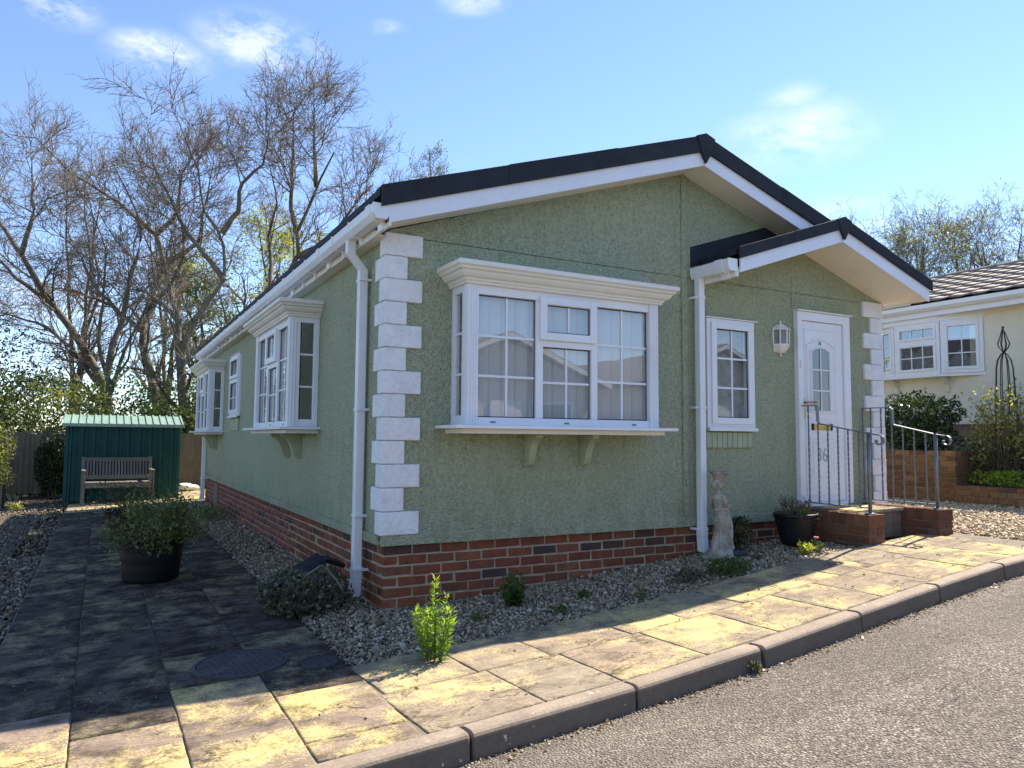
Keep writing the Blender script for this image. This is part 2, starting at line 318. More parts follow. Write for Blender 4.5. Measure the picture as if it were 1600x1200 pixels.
# glass: clear pane that mirrors the sky and the street
def glass_mat(name, ior, tint=(1,1,1)):
    m, nt, b = node_mat(name); t = NT(nt); N, L = nt.nodes, nt.links; N.remove(b)
    out = N['Material Output']; tr = N.new('ShaderNodeBsdfTransparent'); tr.inputs[0].default_value = tint+(1,); gl = N.new('ShaderNodeBsdfGlossy'); gl.inputs['Roughness'].default_value = .004
    fr = N.new('ShaderNodeLayerWeight'); fr.inputs['Blend'].default_value = .5; f0 = ((ior-1)/(ior+1))**2; fac = t.math('ADD', t.math('MULTIPLY', t.math('POWER', fr.outputs['Facing'], 4.0), 1-f0), f0); mx = N.new('ShaderNodeMixShader')
    w = t.noise(t.world_pos(), 1.7, 2); nb = t.bump(w, .05, .015); L.new(nb, gl.inputs['Normal'])
    L.new(fac, mx.inputs[0]); L.new(tr.outputs[0], mx.inputs[1]); L.new(gl.outputs[0], mx.inputs[2]); L.new(mx.outputs[0], out.inputs['Surface']); return m
MAT['glass'] = glass_mat('window_glass', 2.8, (.95,.96,.96))
MAT['glass_lamp'] = glass_mat('lantern_glass', 1.5, (.8,.8,.8))
m, nt, b = node_mat('frosted_glass'); b.inputs['Base Color'].default_value = (.16,.19,.21,1); b.inputs['Roughness'].default_value = .12; b.inputs['Specular IOR Level'].default_value = .9; t = NT(nt)
nt.links.new(t.bump(t.noise(t.world_pos(), 120, 3), .12, .004), b.inputs['Normal']); MAT['frosted'] = m
MAT['blind'] = simple('blind_fabric', (.60,.595,.575), .8, .06, 5)
MAT['lace'] = simple('net_curtain', (.42,.42,.40), .9, .4, 14)
MAT['dark'] = simple('dark_interior', (.03,.03,.03), .9)
MAT['black'] = simple('black_plastic', (.009,.0095,.012), .45, .25, 9, .15, 40, .003, spec=.3, dirt=((.03,.028,.026), 8, .3))
MAT['iron'] = simple('galvanised_grey', (.20,.215,.235), .42, .2, 12, .15, 60, .002, .45, dirt=((.12,.12,.12), 14, .4))
MAT['obelisk'] = simple('black_iron', (.03,.033,.03), .5, .3, 9)
MAT['brass'] = simple('brass', (.50,.33,.09), .3, .25, 15, 0, metal=.85)
MAT['cast'] = simple('cast_iron_cover', (.045,.045,.047), .7, .35, 6, .5, 90, .004, dirt=((.17,.145,.115), 5, .6))
MAT['number'] = simple('teal_number', (.38,.47,.46), .4, .2, 20)
MAT['rubber'] = simple('dark_gasket', (.03,.03,.034), .6)
m, nt, b = node_mat('weathered_stone'); t = NT(nt); v = t.coords()
c = t.ramp(t.noise(v, 11, 7, .68), [(.3, (.17,.145,.11)), (.55, (.40,.36,.29)), (.8, (.52,.48,.41))]); c = t.mix(t.rng(t.noise(v, 30, 4, .7), .6, .75, 0, .7), c, (.10,.09,.07))
c = t.mix(t.rng(t.noise(v, 6, 3), .62, .72, 0, .6), c, (.40,.30,.09))
nt.links.new(c, b.inputs['Base Color']); b.inputs['Roughness'].default_value = .9; nt.links.new(t.bump(t.noise(v, 60, 6, .7), .6, .006), b.inputs['Normal']); MAT['statue'] = m
def wood_mat(name, a, c2, sc=3):
    m, nt, b = node_mat(name); t = NT(nt); v, r = offset_by_random(t, t.coords())
    g = t.noise(t.mapping(v, (9, 9, .6)), sc*3, 6, .65); c = t.ramp(g, [(.3, a), (.7, c2)]); c = t.mix(t.math('MULTIPLY', r, .45), c, tuple(x*.55 for x in a)); c = t.mix(t.rng(t.noise(v, 3, 5, .6), .5, .8, 0, .6), c, (.09,.10,.06))
    nt.links.new(c, b.inputs['Base Color']); b.inputs['Roughness'].default_value = .85; nt.links.new(t.bump(g, .5, .004), b.inputs['Normal']); return m
MAT['fence'] = wood_mat('fence_timber', (.13,.10,.07), (.27,.215,.15))
MAT['bench'] = wood_mat('silvered_teak', (.115,.10,.085), (.24,.215,.185))
MAT['shed'] = simple('green_steel', (.012,.070,.060), .55, .2, 4, dirt=((.03,.06,.05), 5, .5), spec=.25)
MAT['shed_roof'] = simple('pale_green_steel', (.24,.35,.275), .45, .15, 6, dirt=((.10,.16,.10), 7, .6))
MAT['bark'] = simple('bark', (.17,.14,.105), .95, .45, 5, .9, 22, .03, dirt=((.16,.15,.07), 3, .6))
MAT['twig'] = simple('twig_bark', (.25,.20,.155), .95, .3, 3)
MAT['twig_grey'] = simple('grey_twig', (.20,.175,.14), .95, .3, 3)
MAT['stem'] = simple('plant_stem', (.13,.11,.06), .9, .3, 9)
def leaf_mat(name, stops, trans=.4, rough=.5):
    m, nt, b = node_mat(name); t = NT(nt); N, L = nt.nodes, nt.links
    c = t.ramp(t.attr(), stops); L.new(c, b.inputs['Base Color']); b.inputs['Roughness'].default_value = rough; b.inputs['Specular IOR Level'].default_value = .35
    tl = N.new('ShaderNodeBsdfTranslucent'); c2 = t.mix(1.0, c, (1.25,1.3,.55), 'MULTIPLY'); L.new(c2, tl.inputs['Color'])
    mx = N.new('ShaderNodeMixShader'); mx.inputs[0].default_value = trans; L.new(b.outputs[0], mx.inputs[1]); L.new(tl.outputs[0], mx.inputs[2]); L.new(mx.outputs[0], N['Material Output'].inputs['Surface']); return m
MAT['leaf_lime'] = leaf_mat('lime_leaf', [(0,(.13,.24,.03)),(.6,(.25,.40,.045)),(1,(.42,.52,.08))], .5)
MAT['leaf_olive'] = leaf_mat('olive_leaf', [(0,(.065,.08,.025)),(.5,(.13,.155,.05)),(1,(.25,.265,.09))], .35)
MAT['leaf_green'] = leaf_mat('mid_green_leaf', [(0,(.035,.065,.018)),(.5,(.07,.12,.03)),(1,(.13,.19,.055))], .35)
MAT['leaf_dark'] = leaf_mat('dark_leaf', [(0,(.02,.035,.015)),(.6,(.04,.06,.024)),(1,(.085,.11,.045))], .25, .4)
MAT['leaf_grey'] = leaf_mat('grey_sedum_leaf', [(0,(.06,.058,.042)),(.5,(.115,.11,.075)),(.85,(.17,.165,.11)),(1,(.12,.17,.06))], .2)
MAT['leaf_yellow'] = leaf_mat('young_yellow_leaf', [(0,(.16,.19,.04)),(.6,(.30,.32,.07)),(1,(.48,.46,.14))], .5)
MAT['leaf_bud'] = leaf_mat('brown_bud', [(0,(.13,.095,.065)),(.6,(.21,.155,.11)),(1,(.29,.22,.15))], .3)
MAT['leaf_gold'] = leaf_mat('golden_privet_leaf', [(0,(.10,.12,.03)),(.5,(.21,.225,.065)),(1,(.38,.37,.13))], .4)
MAT['leaf_gloss'] = leaf_mat('glossy_evergreen_leaf', [(0,(.022,.042,.018)),(.6,(.045,.075,.028)),(1,(.11,.15,.055))], .2, .22)
MAT['leaf_rose'] = leaf_mat('young_rose_leaf', [(0,(.14,.17,.04)),(.55,(.30,.31,.09)),(.85,(.40,.36,.12)),(1,(.38,.17,.09))], .45)
MAT['dead'] = leaf_mat('dry_flower_head', [(0,(.07,.05,.035)),(.6,(.15,.105,.075)),(1,(.24,.18,.13))], .2)
MAT['litter'] = leaf_mat('dead_leaf', [(0,(.09,.055,.03)),(.5,(.17,.11,.06)),(1,(.30,.21,.12))], .2)
MAT['pink'] = simple('pink_petal', (.55,.10,.20), .6)
MAT['yellow'] = simple('yellow_petal', (.65,.48,.03), .6)
MAT['sack'] = simple('white_sack', (.72,.71,.68), .7, .1, 5)
MAT['cream'] = simple('cream_render', (.72,.68,.55), .85, .12, 1.5, .6, 60, .008, dirt=((.42,.38,.27), 3, .3))
MAT['tile'] = simple('brown_grey_tile', (.23,.195,.165), .85, .35, 5, .5, 60, .006, dirt=((.27,.25,.21), 7, .6))
MAT['opp_wall'] = simple('opposite_render', (.60,.57,.50), .85, .1, 2)

# ================================================================== SETTING
def strip(name, xs, ylo, yhi, ny, off, mat, gf=G):
    xs = np.asarray(xs, float); V = []; F = []
    for i, x in enumerate(xs):
        a, b_ = ylo(x), yhi(x)
        for j in range(ny+1): V.append((x, a+(b_-a)*j/ny, float(gf(x))+off))
    w = ny+1
    for i in range(len(xs)-1):
        for j in range(ny): F.append((i*w+j, (i+1)*w+j, (i+1)*w+j+1, i*w+j+1))
    return tag(link(name, nmesh(name, V, np.array(F)), mat), kind='structure')
KX0 = lambda x: -2.25+.07*x                       # front edge of the kerb
strip('ground', list(np.linspace(-300, -9, 8))+list(np.arange(-8, 9.5, .5))+list(np.linspace(12, 300, 8)), lambda x: -300, lambda x: 400, 20, -.35, MAT['earth'])
strip('road', np.arange(-14, 14.1, .25), lambda x: -9.6+.07*x, lambda x: KX0(x)+.02, 4, -.115, MAT['asphalt'])
GXY = [(-.57,-1.36),(-.2,-1.31),(.3,-1.12),(1.2,-.99),(2.2,-.97),(3.0,-.95),(3.5,-.955),(4.2,-.80),(5.4,-.9)]
YG = lambda x: float(np.interp(x, [p[0] for p in GXY], [p[1] for p in GXY]))   # gravel / pavement edge
KB = lambda x: KX0(x)+.105                          # back edge of the kerb
pavement = strip('pavement', np.arange(-.56, 5.46, .1), KB, lambda x: YG(x)+.01, 4, -.0085, MAT['bed'])
drive = strip('drive', np.arange(-2.27, -.54, .1), KB, lambda x: 9.5, 30, -.0085, MAT['bed'])
strip('gravel_bed', np.arange(-.56, 4.25, .1), YG, lambda x: .10, 6, -.05, MAT['gravel_base'])
strip('gravel_path', np.arange(-.555, .11, .1), lambda x: .10, lambda x: 10.6, 12, -.05, MAT['gravel_base'])
strip('gravel_yard', np.arange(-9, -2.26, .4), lambda x: -2.1, lambda x: 13.6, 20, -.045, MAT['gravel_base'])
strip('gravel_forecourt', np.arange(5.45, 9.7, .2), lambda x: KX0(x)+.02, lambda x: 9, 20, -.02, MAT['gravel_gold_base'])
patio = strip('patio', np.arange(-2.27, 3.0, .2), lambda x: 9.5 if x < -.54 else 10.55, lambda x: 14.0, 8, -.028, MAT['bed'])
strip('soil_bank', np.arange(-12, 9, .5), lambda x: 13.95, lambda x: 26, 6, -.1, MAT['soil'])

# --- kerb of separate concrete stones
kerb = strip('kerb', np.arange(-4, 8.1, .25), lambda x: KX0(x)+.02, lambda x: KB(x)-.01, 1, -.03, MAT['mortar_dark'])
kpf = [(.0,-.16),(.004,-.016),(.010,-.005),(.022,.002),(.04,.004),(.102,.001),(.102,-.16)]   # depth, height
mbk = MB(); L = .903
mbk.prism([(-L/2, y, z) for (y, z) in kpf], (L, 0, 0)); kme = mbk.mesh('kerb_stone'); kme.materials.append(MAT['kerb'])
bmk = bmesh.new(); bmk.from_mesh(kme); bmesh.ops.bevel(bmk, geom=[e for e in bmk.edges if abs(e.verts[0].co.x-e.verts[1].co.x) < 1e-6], offset=.007, segments=1, affect='EDGES'); bmk.to_mesh(kme); bmk.free()
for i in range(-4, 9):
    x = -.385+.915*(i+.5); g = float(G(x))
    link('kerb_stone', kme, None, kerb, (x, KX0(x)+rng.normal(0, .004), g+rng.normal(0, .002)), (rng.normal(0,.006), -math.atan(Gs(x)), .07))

# --- paving slabs
def slab_mesh(name, lx, ly, seed, mat):
    r = np.random.default_rng(seed); nx, ny = 13, 13; V = []; F = []
    ph = r.uniform(0, 6, 8); amp = .0012
    for i in range(nx+1):
        for j in range(ny+1):
            fx = (0, .02)[i] if i < 2 else ((1-.02, 1)[i-nx+1] if i > nx-2 else (i-1)/(nx-2)*.96+.02); fy = (0, .02)[j] if j < 2 else ((1-.02, 1)[j-ny+1] if j > ny-2 else (j-1)/(ny-2)*.96+.02)
            x = -lx/2+lx*fx; y = -ly/2+ly*fy
            z = amp*(math.sin(x*9+ph[0]+2*math.sin(y*7+ph[1]))+.7*math.sin(y*21+ph[2]+1.5*math.sin(x*8+ph[3]))+.4*math.sin(x*33+y*17+ph[4]))
            if i in (0, nx) or j in (0, ny): z -= .0025; x += r.normal(0, .0014); y += r.normal(0, .0014)
            V.append((x, y, z))
    w = ny+1
    for i in range(nx):
        for j in range(ny): F.append((i*w+j, (i+1)*w+j, (i+1)*w+j+1, i*w+j+1))
    rim = [i*w for i in range(nx+1)]+[nx*w+j for j in range(1, ny+1)]+[i*w+ny for i in range(nx-1,-1,-1)]+[j for j in range(ny-1,0,-1)]
    n = len(V); V += [(V[i][0], V[i][1], -.04) for i in rim]; m = len(rim)
    F += [(rim[(k+1)%m], rim[k], n+k, n+(k+1)%m) for k in range(m)]
    return nmesh(name, V, np.array(F), mat, smooth=False)
dcols = [(-2.262,-1.852),(-1.846,-1.432),(-1.426,-1.006),(-1.000,-.563)]
dm = [[slab_mesh('paving_slab', b_-a, .610, 10+3*k+i, MAT['slab_drive_shaded']) for i in range(3)] for k, (a, b_) in enumerate(dcols)]
dfront = [[slab_mesh('paving_slab', b_-a, .610, 50+3*k+i, MAT['slab_drive_lit']) for i in range(2)] for k, (a, b_) in enumerate(dcols)]
for k, (a, b_) in enumerate(dcols):
    x = (a+b_)/2; y0 = KB(x)+.31; j = 0
    while True:
        y = y0+j*.615+(.0 if k % 2 else -.0)+.2*(k % 2)
        if k % 2 and j == 0: y -= .0
        if y+.3 > 9.5: break
        if y-.3 > KB(x)-.02 or True:
            flip = rng.random() < .5; sgn = 1 if flip else -1
            sl = link('paving_slab', dm[k][rng.integers(3)] if y > -1.25 else dfront[k][rng.integers(2)], None, drive, (x, y, float(G(x))+rng.normal(0, .001)), (rng.normal(0,.0015), sgn*math.atan(Gs(x))+rng.normal(0,.0015), rng.normal(0,.003)+(math.pi if flip else 0)))  # darker shade-toned slabs behind the shadow edge, lighter lit ones in front
        j += 1
for k in (1, 3):
    a, b_ = dcols[k]; x = (a+b_)/2; me = slab_mesh('paving_slab', b_-a, .185, 40+k, MAT['slab_drive_lit'])
    link('paving_slab', me, None, drive, (x, KB(x)+.098, float(G(x))), (0, -math.atan(Gs(x)), 0))
# two rows along the kerb
rowm = {}
def place_row(d0, d1, lens, x0, seed):
    x = x0; i = 0
    while x < 5.4:
        lx = lens[i % len(lens)]; xc = x+lx/2; yl = KB(xc)+d0; yh = KB(xc)+d1
        if x+lx > 5.45: break
        key = (round(lx, 3), d0, i % 4)
        if key not in rowm: rowm[key] = slab_mesh('paving_slab', lx-.006, d1-d0-.004, seed+i, MAT['slab'])
        link('paving_slab', rowm[key], None, pavement, (xc, (yl+yh)/2, float(G(xc))+rng.normal(0, .001)), (rng.normal(0,.0015), -math.atan(Gs(xc))+rng.normal(0,.0015), .07))
        x += lx; i += 1
place_row(.012, .55, (.60,.46,.60,.60), -.555, 60)
place_row(.56, 1.06, (.52,.46,.60,.46), -.555, 90)
# third row: cut slabs up to the gravel
for i in range(6):
    xa = -.555+i*.32; xb = xa+.31; 
    p = [(xa, KB(xa)+1.07), (xb, KB(xb)+1.07), (xb, max(YG(xb), KB(xb)+1.075)), (xa, max(YG(xa), KB(xa)+1.075))]
    if p[2][1]-p[1][1] < .03 and p[3][1]-p[0][1] < .03: continue
    xc = (xa+xb)/2; yc = sum(q[1] for q in p)/4; gz = float(G(xc))
    mb = MB(); mb.prism([(q[0]-xc, q[1]-yc, float(G(q[0]))-gz-.004) for q in p], (0, 0, -.035)); mb.build('paving_slab', MAT['slab'], pavement, loc=(xc, yc, gz), bevel=.004)
pm = [slab_mesh('paving_slab', .60, .60, 130+i, MAT['slab']) for i in range(2)]
for i in range(8):
    for j in range(6):
        x = -1.96+.61*i; y = 9.82+.61*j
        if x > -.5 and y < 10.8: continue
        link('paving_slab', pm[(i+j) % 2], None, patio, (x, y, float(G(x))), (0, -math.atan(Gs(x)), 0))

# --- gravel stones
_t = (1+5**.5)/2
ICO = np.array([(-1,_t,0),(1,_t,0),(-1,-_t,0),(1,-_t,0),(0,-1,_t),(0,1,_t),(0,-1,-_t),(0,1,-_t),(_t,0,-1),(_t,0,1),(-_t,0,-1),(-_t,0,1)])/1.9
ICOF = np.array([(0,11,5),(0,5,1),(0,1,7),(0,7,10),(0,10,11),(1,5,9),(5,11,4),(11,10,2),(10,7,6),(7,1,8),(3,9,4),(3,4,2),(3,2,6),(3,6,8),(3,8,9),(4,9,5),(2,4,11),(6,2,10),(8,6,7),(9,8,1)])
def rand_rot(n):
    q = rng.normal(size=(n, 4)); q /= np.linalg.norm(q, axis=1)[:, None]; w, x, y, z = q.T
    return np.stack([1-2*(y*y+z*z), 2*(x*y-z*w), 2*(x*z+y*w), 2*(x*y+z*w), 1-2*(x*x+z*z), 2*(y*z-x*w), 2*(x*z-y*w), 2*(y*z+x*w), 1-2*(x*x+y*y)], 1).reshape(n, 3, 3)
OCT = np.array([(1,0,0),(-1,0,0),(0,1,0),(0,-1,0),(0,0,1),(0,0,-1)])*1.12; OCTF = np.array([(0,2,4),(2,1,4),(1,3,4),(3,0,4),(2,0,5),(1,2,5),(3,1,5),(0,3,5)])
def stones(name, P, size, mat, label, cat='gravel', low=False):
    n = len(P); ICO_, ICOF_ = (OCT, OCTF) if low else (ICO, ICOF); m = len(ICO_); s = size*rng.lognormal(0, .32, n)[:, None]*rng.uniform(.55, 1.25, (n, 3)); jit = 1+rng.normal(0, .16, (n, m, 1))
    V = np.einsum('nij,nvj->nvi', rand_rot(n), ICO_[None]*s[:, None, :]*jit)+P[:, None, :]
    F = (ICOF_[None]+m*np.arange(n)[:, None, None]).reshape(-1, 3)
    o = link(name, nmesh(name, V.reshape(-1, 3), F, mat, np.repeat(rng.random(n), m)))
    return tag(o, label, cat, kind='stuff')
def scatter(n, x0, x1, ylo, yhi, off, spread=.012):
    x = rng.uniform(x0, x1, n); lo = np.array([ylo(a) for a in x]); hi = np.array([yhi(a) for a in x]); u = rng.random(n)
    return np.stack([x, lo+(hi-lo)*u, G(x)+off+rng.uniform(-spread, spread, n)], 1)
P1 = scatter(27000, -.53, 4.2, lambda x: YG(x)+.02+rng.normal(0, .012), lambda x: .03, -.030, .014)
P1 = P1[~((P1[:, 0] > 4.15) & (P1[:, 1] > -.85))]
P1b = scatter(7500, -.53, .03, lambda x: .0, lambda x: 3.2, -.030, .014); P1c = scatter(6500, -.53, .03, lambda x: 3.2, lambda x: 10.4, -.028, .014)
stones('gravel', np.concatenate([P1, P1b]), .0086, MAT['stone'], 'pale shingle bed along the foot of the green bungalow'); stones('gravel', P1c, .0092, MAT['stone'], 'pale shingle strip along the far half of the side wall', low=True)
P2 = np.concatenate([scatter(9500, -3.9, -2.27, lambda x: .3, lambda x: 4.5, -.026, .014), scatter(14000, -7.5, -2.27, lambda x: 4.0, lambda x: 12.9, -.024, .014)])
stones('gravel', P2, .0135, MAT['stone_dark'], 'grey brown gravel yard left of the paved drive', low=True)
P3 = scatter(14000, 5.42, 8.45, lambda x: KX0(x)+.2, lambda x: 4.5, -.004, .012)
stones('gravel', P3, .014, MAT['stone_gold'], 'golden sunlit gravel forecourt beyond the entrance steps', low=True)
# loose grit and leaf litter along the kerb foot
x = rng.uniform(-1.2, 5.2, 900); PG = np.stack([x, KX0(x)-np.abs(rng.normal(0, .03, 900))-.004, G(x)-.112], 1)
stones('gravel', PG, .0045, MAT['stone'], 'fine grit lying in the gutter along the kerb', low=True)

# ================================================================== THE BUNGALOW
W, LEN, ZB, ZE = 5.6, 10.4, .45, 2.715
house = empty('bungalow', (0, 0, 0), 0, 'sage green rendered bungalow with white quoins, bay windows and charcoal gabled roof', 'bungalow')
def wall_holes(name, u0, u1, v0, v1, holes, mp_, thick, mat, parent):
    us = sorted({u0, u1, *[h_[0] for h_ in holes], *[h_[1] for h_ in holes]}); vs_ = sorted({v0, v1, *[h_[2] for h_ in holes], *[h_[3] for h_ in holes]})
    def solid(i, j):
        if i < 0 or j < 0 or i >= len(us)-1 or j >= len(vs_)-1: return False
        a, b_ = (us[i]+us[i+1])/2, (vs_[j]+vs_[j+1])/2
        return not any(h_[0] < a < h_[1] and h_[2] < b_ < h_[3] for h_ in holes)
    mb = MB()
    for i in range(len(us)-1):
        for j in range(len(vs_)-1):
            if not solid(i, j): continue
            a, b_, c_, d = us[i], us[i+1], vs_[j], vs_[j+1]
            mb.add([mp_(a,c_,0), mp_(b_,c_,0), mp_(b_,d,0), mp_(a,d,0)], [(0,1,2,3)])
            mb.add([mp_(a,c_,thick), mp_(b_,c_,thick), mp_(b_,d,thick), mp_(a,d,thick)], [(3,2,1,0)])
            for (di, dj, p, q) in ((-1,0,(a,c_),(a,d)), (1,0,(b_,c_),(b_,d)), (0,-1,(a,c_),(b_,c_)), (0,1,(a,d),(b_,d))):
                if not solid(i+di, j+dj): mb.add([mp_(*p,0), mp_(*q,0), mp_(*q,thick), mp_(*p,thick)], [(0,1,2,3)])
    me = bpy.data.meshes.new(name); me.from_pydata(mb.v, [], mb.f); bm = bmesh.new(); bm.from_mesh(me); bmesh.ops.remove_doubles(bm, verts=bm.verts, dist=1e-5); bmesh.ops.recalc_face_normals(bm, faces=bm.faces); bm.to_mesh(me); bm.free()
    return link(name, me, mat, parent)
fm = lambda u, v, w: (u, w, v)
sm = lambda u, v, w: (w, u, v)
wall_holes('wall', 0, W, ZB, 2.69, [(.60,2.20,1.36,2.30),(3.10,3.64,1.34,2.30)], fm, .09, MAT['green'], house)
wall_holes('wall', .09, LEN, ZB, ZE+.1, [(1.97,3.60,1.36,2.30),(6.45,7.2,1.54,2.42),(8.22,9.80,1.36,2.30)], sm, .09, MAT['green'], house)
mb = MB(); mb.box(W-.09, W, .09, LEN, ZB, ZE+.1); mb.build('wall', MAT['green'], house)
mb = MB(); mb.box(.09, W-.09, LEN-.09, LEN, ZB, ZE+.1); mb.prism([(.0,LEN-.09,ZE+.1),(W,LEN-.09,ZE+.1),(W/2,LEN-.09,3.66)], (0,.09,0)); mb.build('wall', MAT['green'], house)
SL = .335
# gable panels, a few millimetres proud of the wall below
mb = MB(); mb.prism([(0,-.006,2.694),(2.79,-.006,2.694),(2.79,-.006,2.725+SL*2.79),(0,-.006,2.725)], (0,.09,0)); mb.build('gable_panel', MAT['green'], house, bevel=.004)
mb = MB(); mb.prism([(2.855,-.006,2.694),(W,-.006,2.694),(W,-.006,2.725),(2.855,-.006,2.725+SL*(W-2.855))], (0,.09,0)); mb.build('gable_panel', MAT['green'], house, bevel=.004)
mb = MB(); mb.box(2.79, 2.855, -.018, .05, ZB+.09, 3.655); mb.build('cover_strip', MAT['green'], house, bevel=.004)
mb = MB(); mb.box(4.232, 4.246, -.010, .05, 2.53, 3.10); mb.build('cover_strip', MAT['green'], house)
# base trim band
mb = MB(); mb.prism([(-.022,-.022,ZB-.012),(-.022,-.022,ZB+.055),(-.005,-.005,ZB+.075),(.05,.05,ZB+.075),(.05,.05,ZB-.012)], (4.24,0,0))
mb.v = [(x if x > .2 else (-.022 if y < -.02 else (-.005 if y < 0 else .05)), y, z) for (x, y, z) in mb.v]; mb.build('base_trim', MAT['green'], house, bevel=.003)
mb = MB(); mb.box(-.022, .04, .052, LEN+.02, ZB-.012, ZB+.058); mb.build('base_trim', MAT['green'], house, bevel=.004)
mb = MB(); mb.box(5.06, W+.02, -.022, .04, ZB-.012, ZB+.058); mb.build('base_trim', MAT['green'], house, bevel=.004)
mb = MB(); mb.box(.1, W-.1, .1, LEN-.1, ZB-.02, ZB+.03); mb.build('floor_deck', MAT['dark'], house)

# --- brick skirt
skirt = MB(); skirt.box(.024, W-.024, .024, .14, -.35, ZB); skirt.box(.024, .14, .14, LEN-.03, -.35, ZB); skirt.box(W-.14, W-.028, .14, LEN-.03, -.35, ZB)
skirt = skirt.build('brick_skirt', MAT['mortar'], house)
def brick_mesh(lx, ly, lz, seed, ch=.004):
    bm = bmesh.new(); bmesh.ops.create_cube(bm, size=1); r = np.random.default_rng(seed)
    for v_ in bm.verts: v_.co = Vector((v_.co.x*lx+r.normal(0,.0022), v_.co.y*ly+r.normal(0,.001), v_.co.z*lz+r.normal(0,.0018)))
    bmesh.ops.bevel(bm, geom=list(bm.edges), offset=ch, segments=1, affect='EDGES')
    me = bpy.data.meshes.new('brick'); bm.to_mesh(me); bm.free(); return me
BM = {}
def bmesh_for(lx, ly, mat, key):
    k = (round(lx, 3), round(ly, 3), mat, key)
    if k not in BM: BM[k] = brick_mesh(lx, ly, .062, 200+len(BM)); BM[k].materials.append(MAT[mat])
    return BM[k]
def brick_run(parent, p0, along, out, length, z_top, n_courses, mat='brick', ground=None, half_first=0, face=.0, limit=None, depth=.05):
    """courses of separate bricks; along/out are unit axis vectors; far ones are returned for joining"""
    rest = []
    for c_ in range(n_courses):
        z = z_top-.0375-.075*c_; u = 0.0; first = (c_+half_first) % 2
        while u < length-.02:
            l = .100 if (first and u == 0) else .2125
            l = min(l, length-u); uc = u+l/2
            px, py = p0[0]+along[0]*uc, p0[1]+along[1]*uc
            if ground is None or z+.0325 > ground(px)-.05:
                lx, ly = (l, depth) if abs(along[0]) > .5 else (depth, l)
                loc = (px-out[0]*(depth/2-face)+rng.normal(0,.0012), py-out[1]*(depth/2-face)+rng.normal(0,.0012), z+rng.normal(0,.0012))
                if limit is None or u < limit: link('brick', bmesh_for(lx, ly, mat, rng.integers(3)), None, parent, loc, (rng.normal(0,.003), rng.normal(0,.003), rng.normal(0,.003)))
                else: rest.append((loc, lx, ly))
            u += l+.0125
    return rest
brick_run(skirt, (.02,.02), (1,0), (0,-1), 4.19, ZB-.012, 8, ground=lambda x: float(G(x)))
brick_run(skirt, (5.38,.02), (1,0), (0,-1), .2, ZB-.012, 3, ground=lambda x: float(G(x)))
rest = brick_run(skirt, (.02,.062), (0,1), (-1,0), LEN-.1, ZB-.012, 7, ground=lambda x: 0., half_first=1, limit=2.9)
# the far side bricks, too narrow to tell apart, joined
V = []; F = []; A = []
CB = np.array([(-.5,-.5,-.5),(.5,-.5,-.5),(.5,.5,-.5),(-.5,.5,-.5),(-.5,-.5,.5),(.5,-.5,.5),(.5,.5,.5),(-.5,.5,.5)]); CF = np.array([(0,3,2,1),(4,5,6,7),(0,1,5,4),(1,2,6,5),(2,3,7,6),(3,0,4,7)])
for i, (loc, lx, ly) in enumerate(rest): V.append(CB*np.array([lx, ly, .064])+np.array(loc)); F.append(CF+8*i); A += [rng.random()]*8
tag(link('brickwork', nmesh('brickwork', np.concatenate(V), np.concatenate(F), MAT['brick_far'], A), None, skirt), kind='stuff')
mb = MB(); mb.box(.0, .06, 8.55, 9.0, .06, .40); mb.build('access_panel', MAT['mortar_dark'], house, bevel=.004)

# --- quoins
QH = (2.707-.512)/13
def quoin_mesh(x0, x1, y0, y1, seed):
    bm = bmesh.new(); bmesh.ops.create_cube(bm, size=1)
    for v_ in bm.verts: v_.co = Vector(((x0 if v_.co.x < 0 else x1), (y0 if v_.co.y < 0 else y1), v_.co.z*(QH-.004)))
    bmesh.ops.bevel(bm, geom=list(bm.edges), offset=.005, segments=1, affect='EDGES'); me = bpy.data.meshes.new('quoin_block'); bm.to_mesh(me); bm.free(); me.materials.append(MAT['quoin']); return me
qa, qb = quoin_mesh(-.028, .265, -.028, .10, 1), quoin_mesh(-.026, .147, -.026, .205, 2)
qc, qd = quoin_mesh(W-.285, W+.028, -.028, .10, 3), quoin_mesh(W-.165, W+.026, -.026, .205, 4)
for i in range(13):
    z = .512+QH*(i+.5)
    link('quoin_block', qa if i % 2 == 0 else qb, None, house, (0, 0, z)); link('quoin_block', qc if i % 2 == 0 else qd, None, house, (0, 0, z))

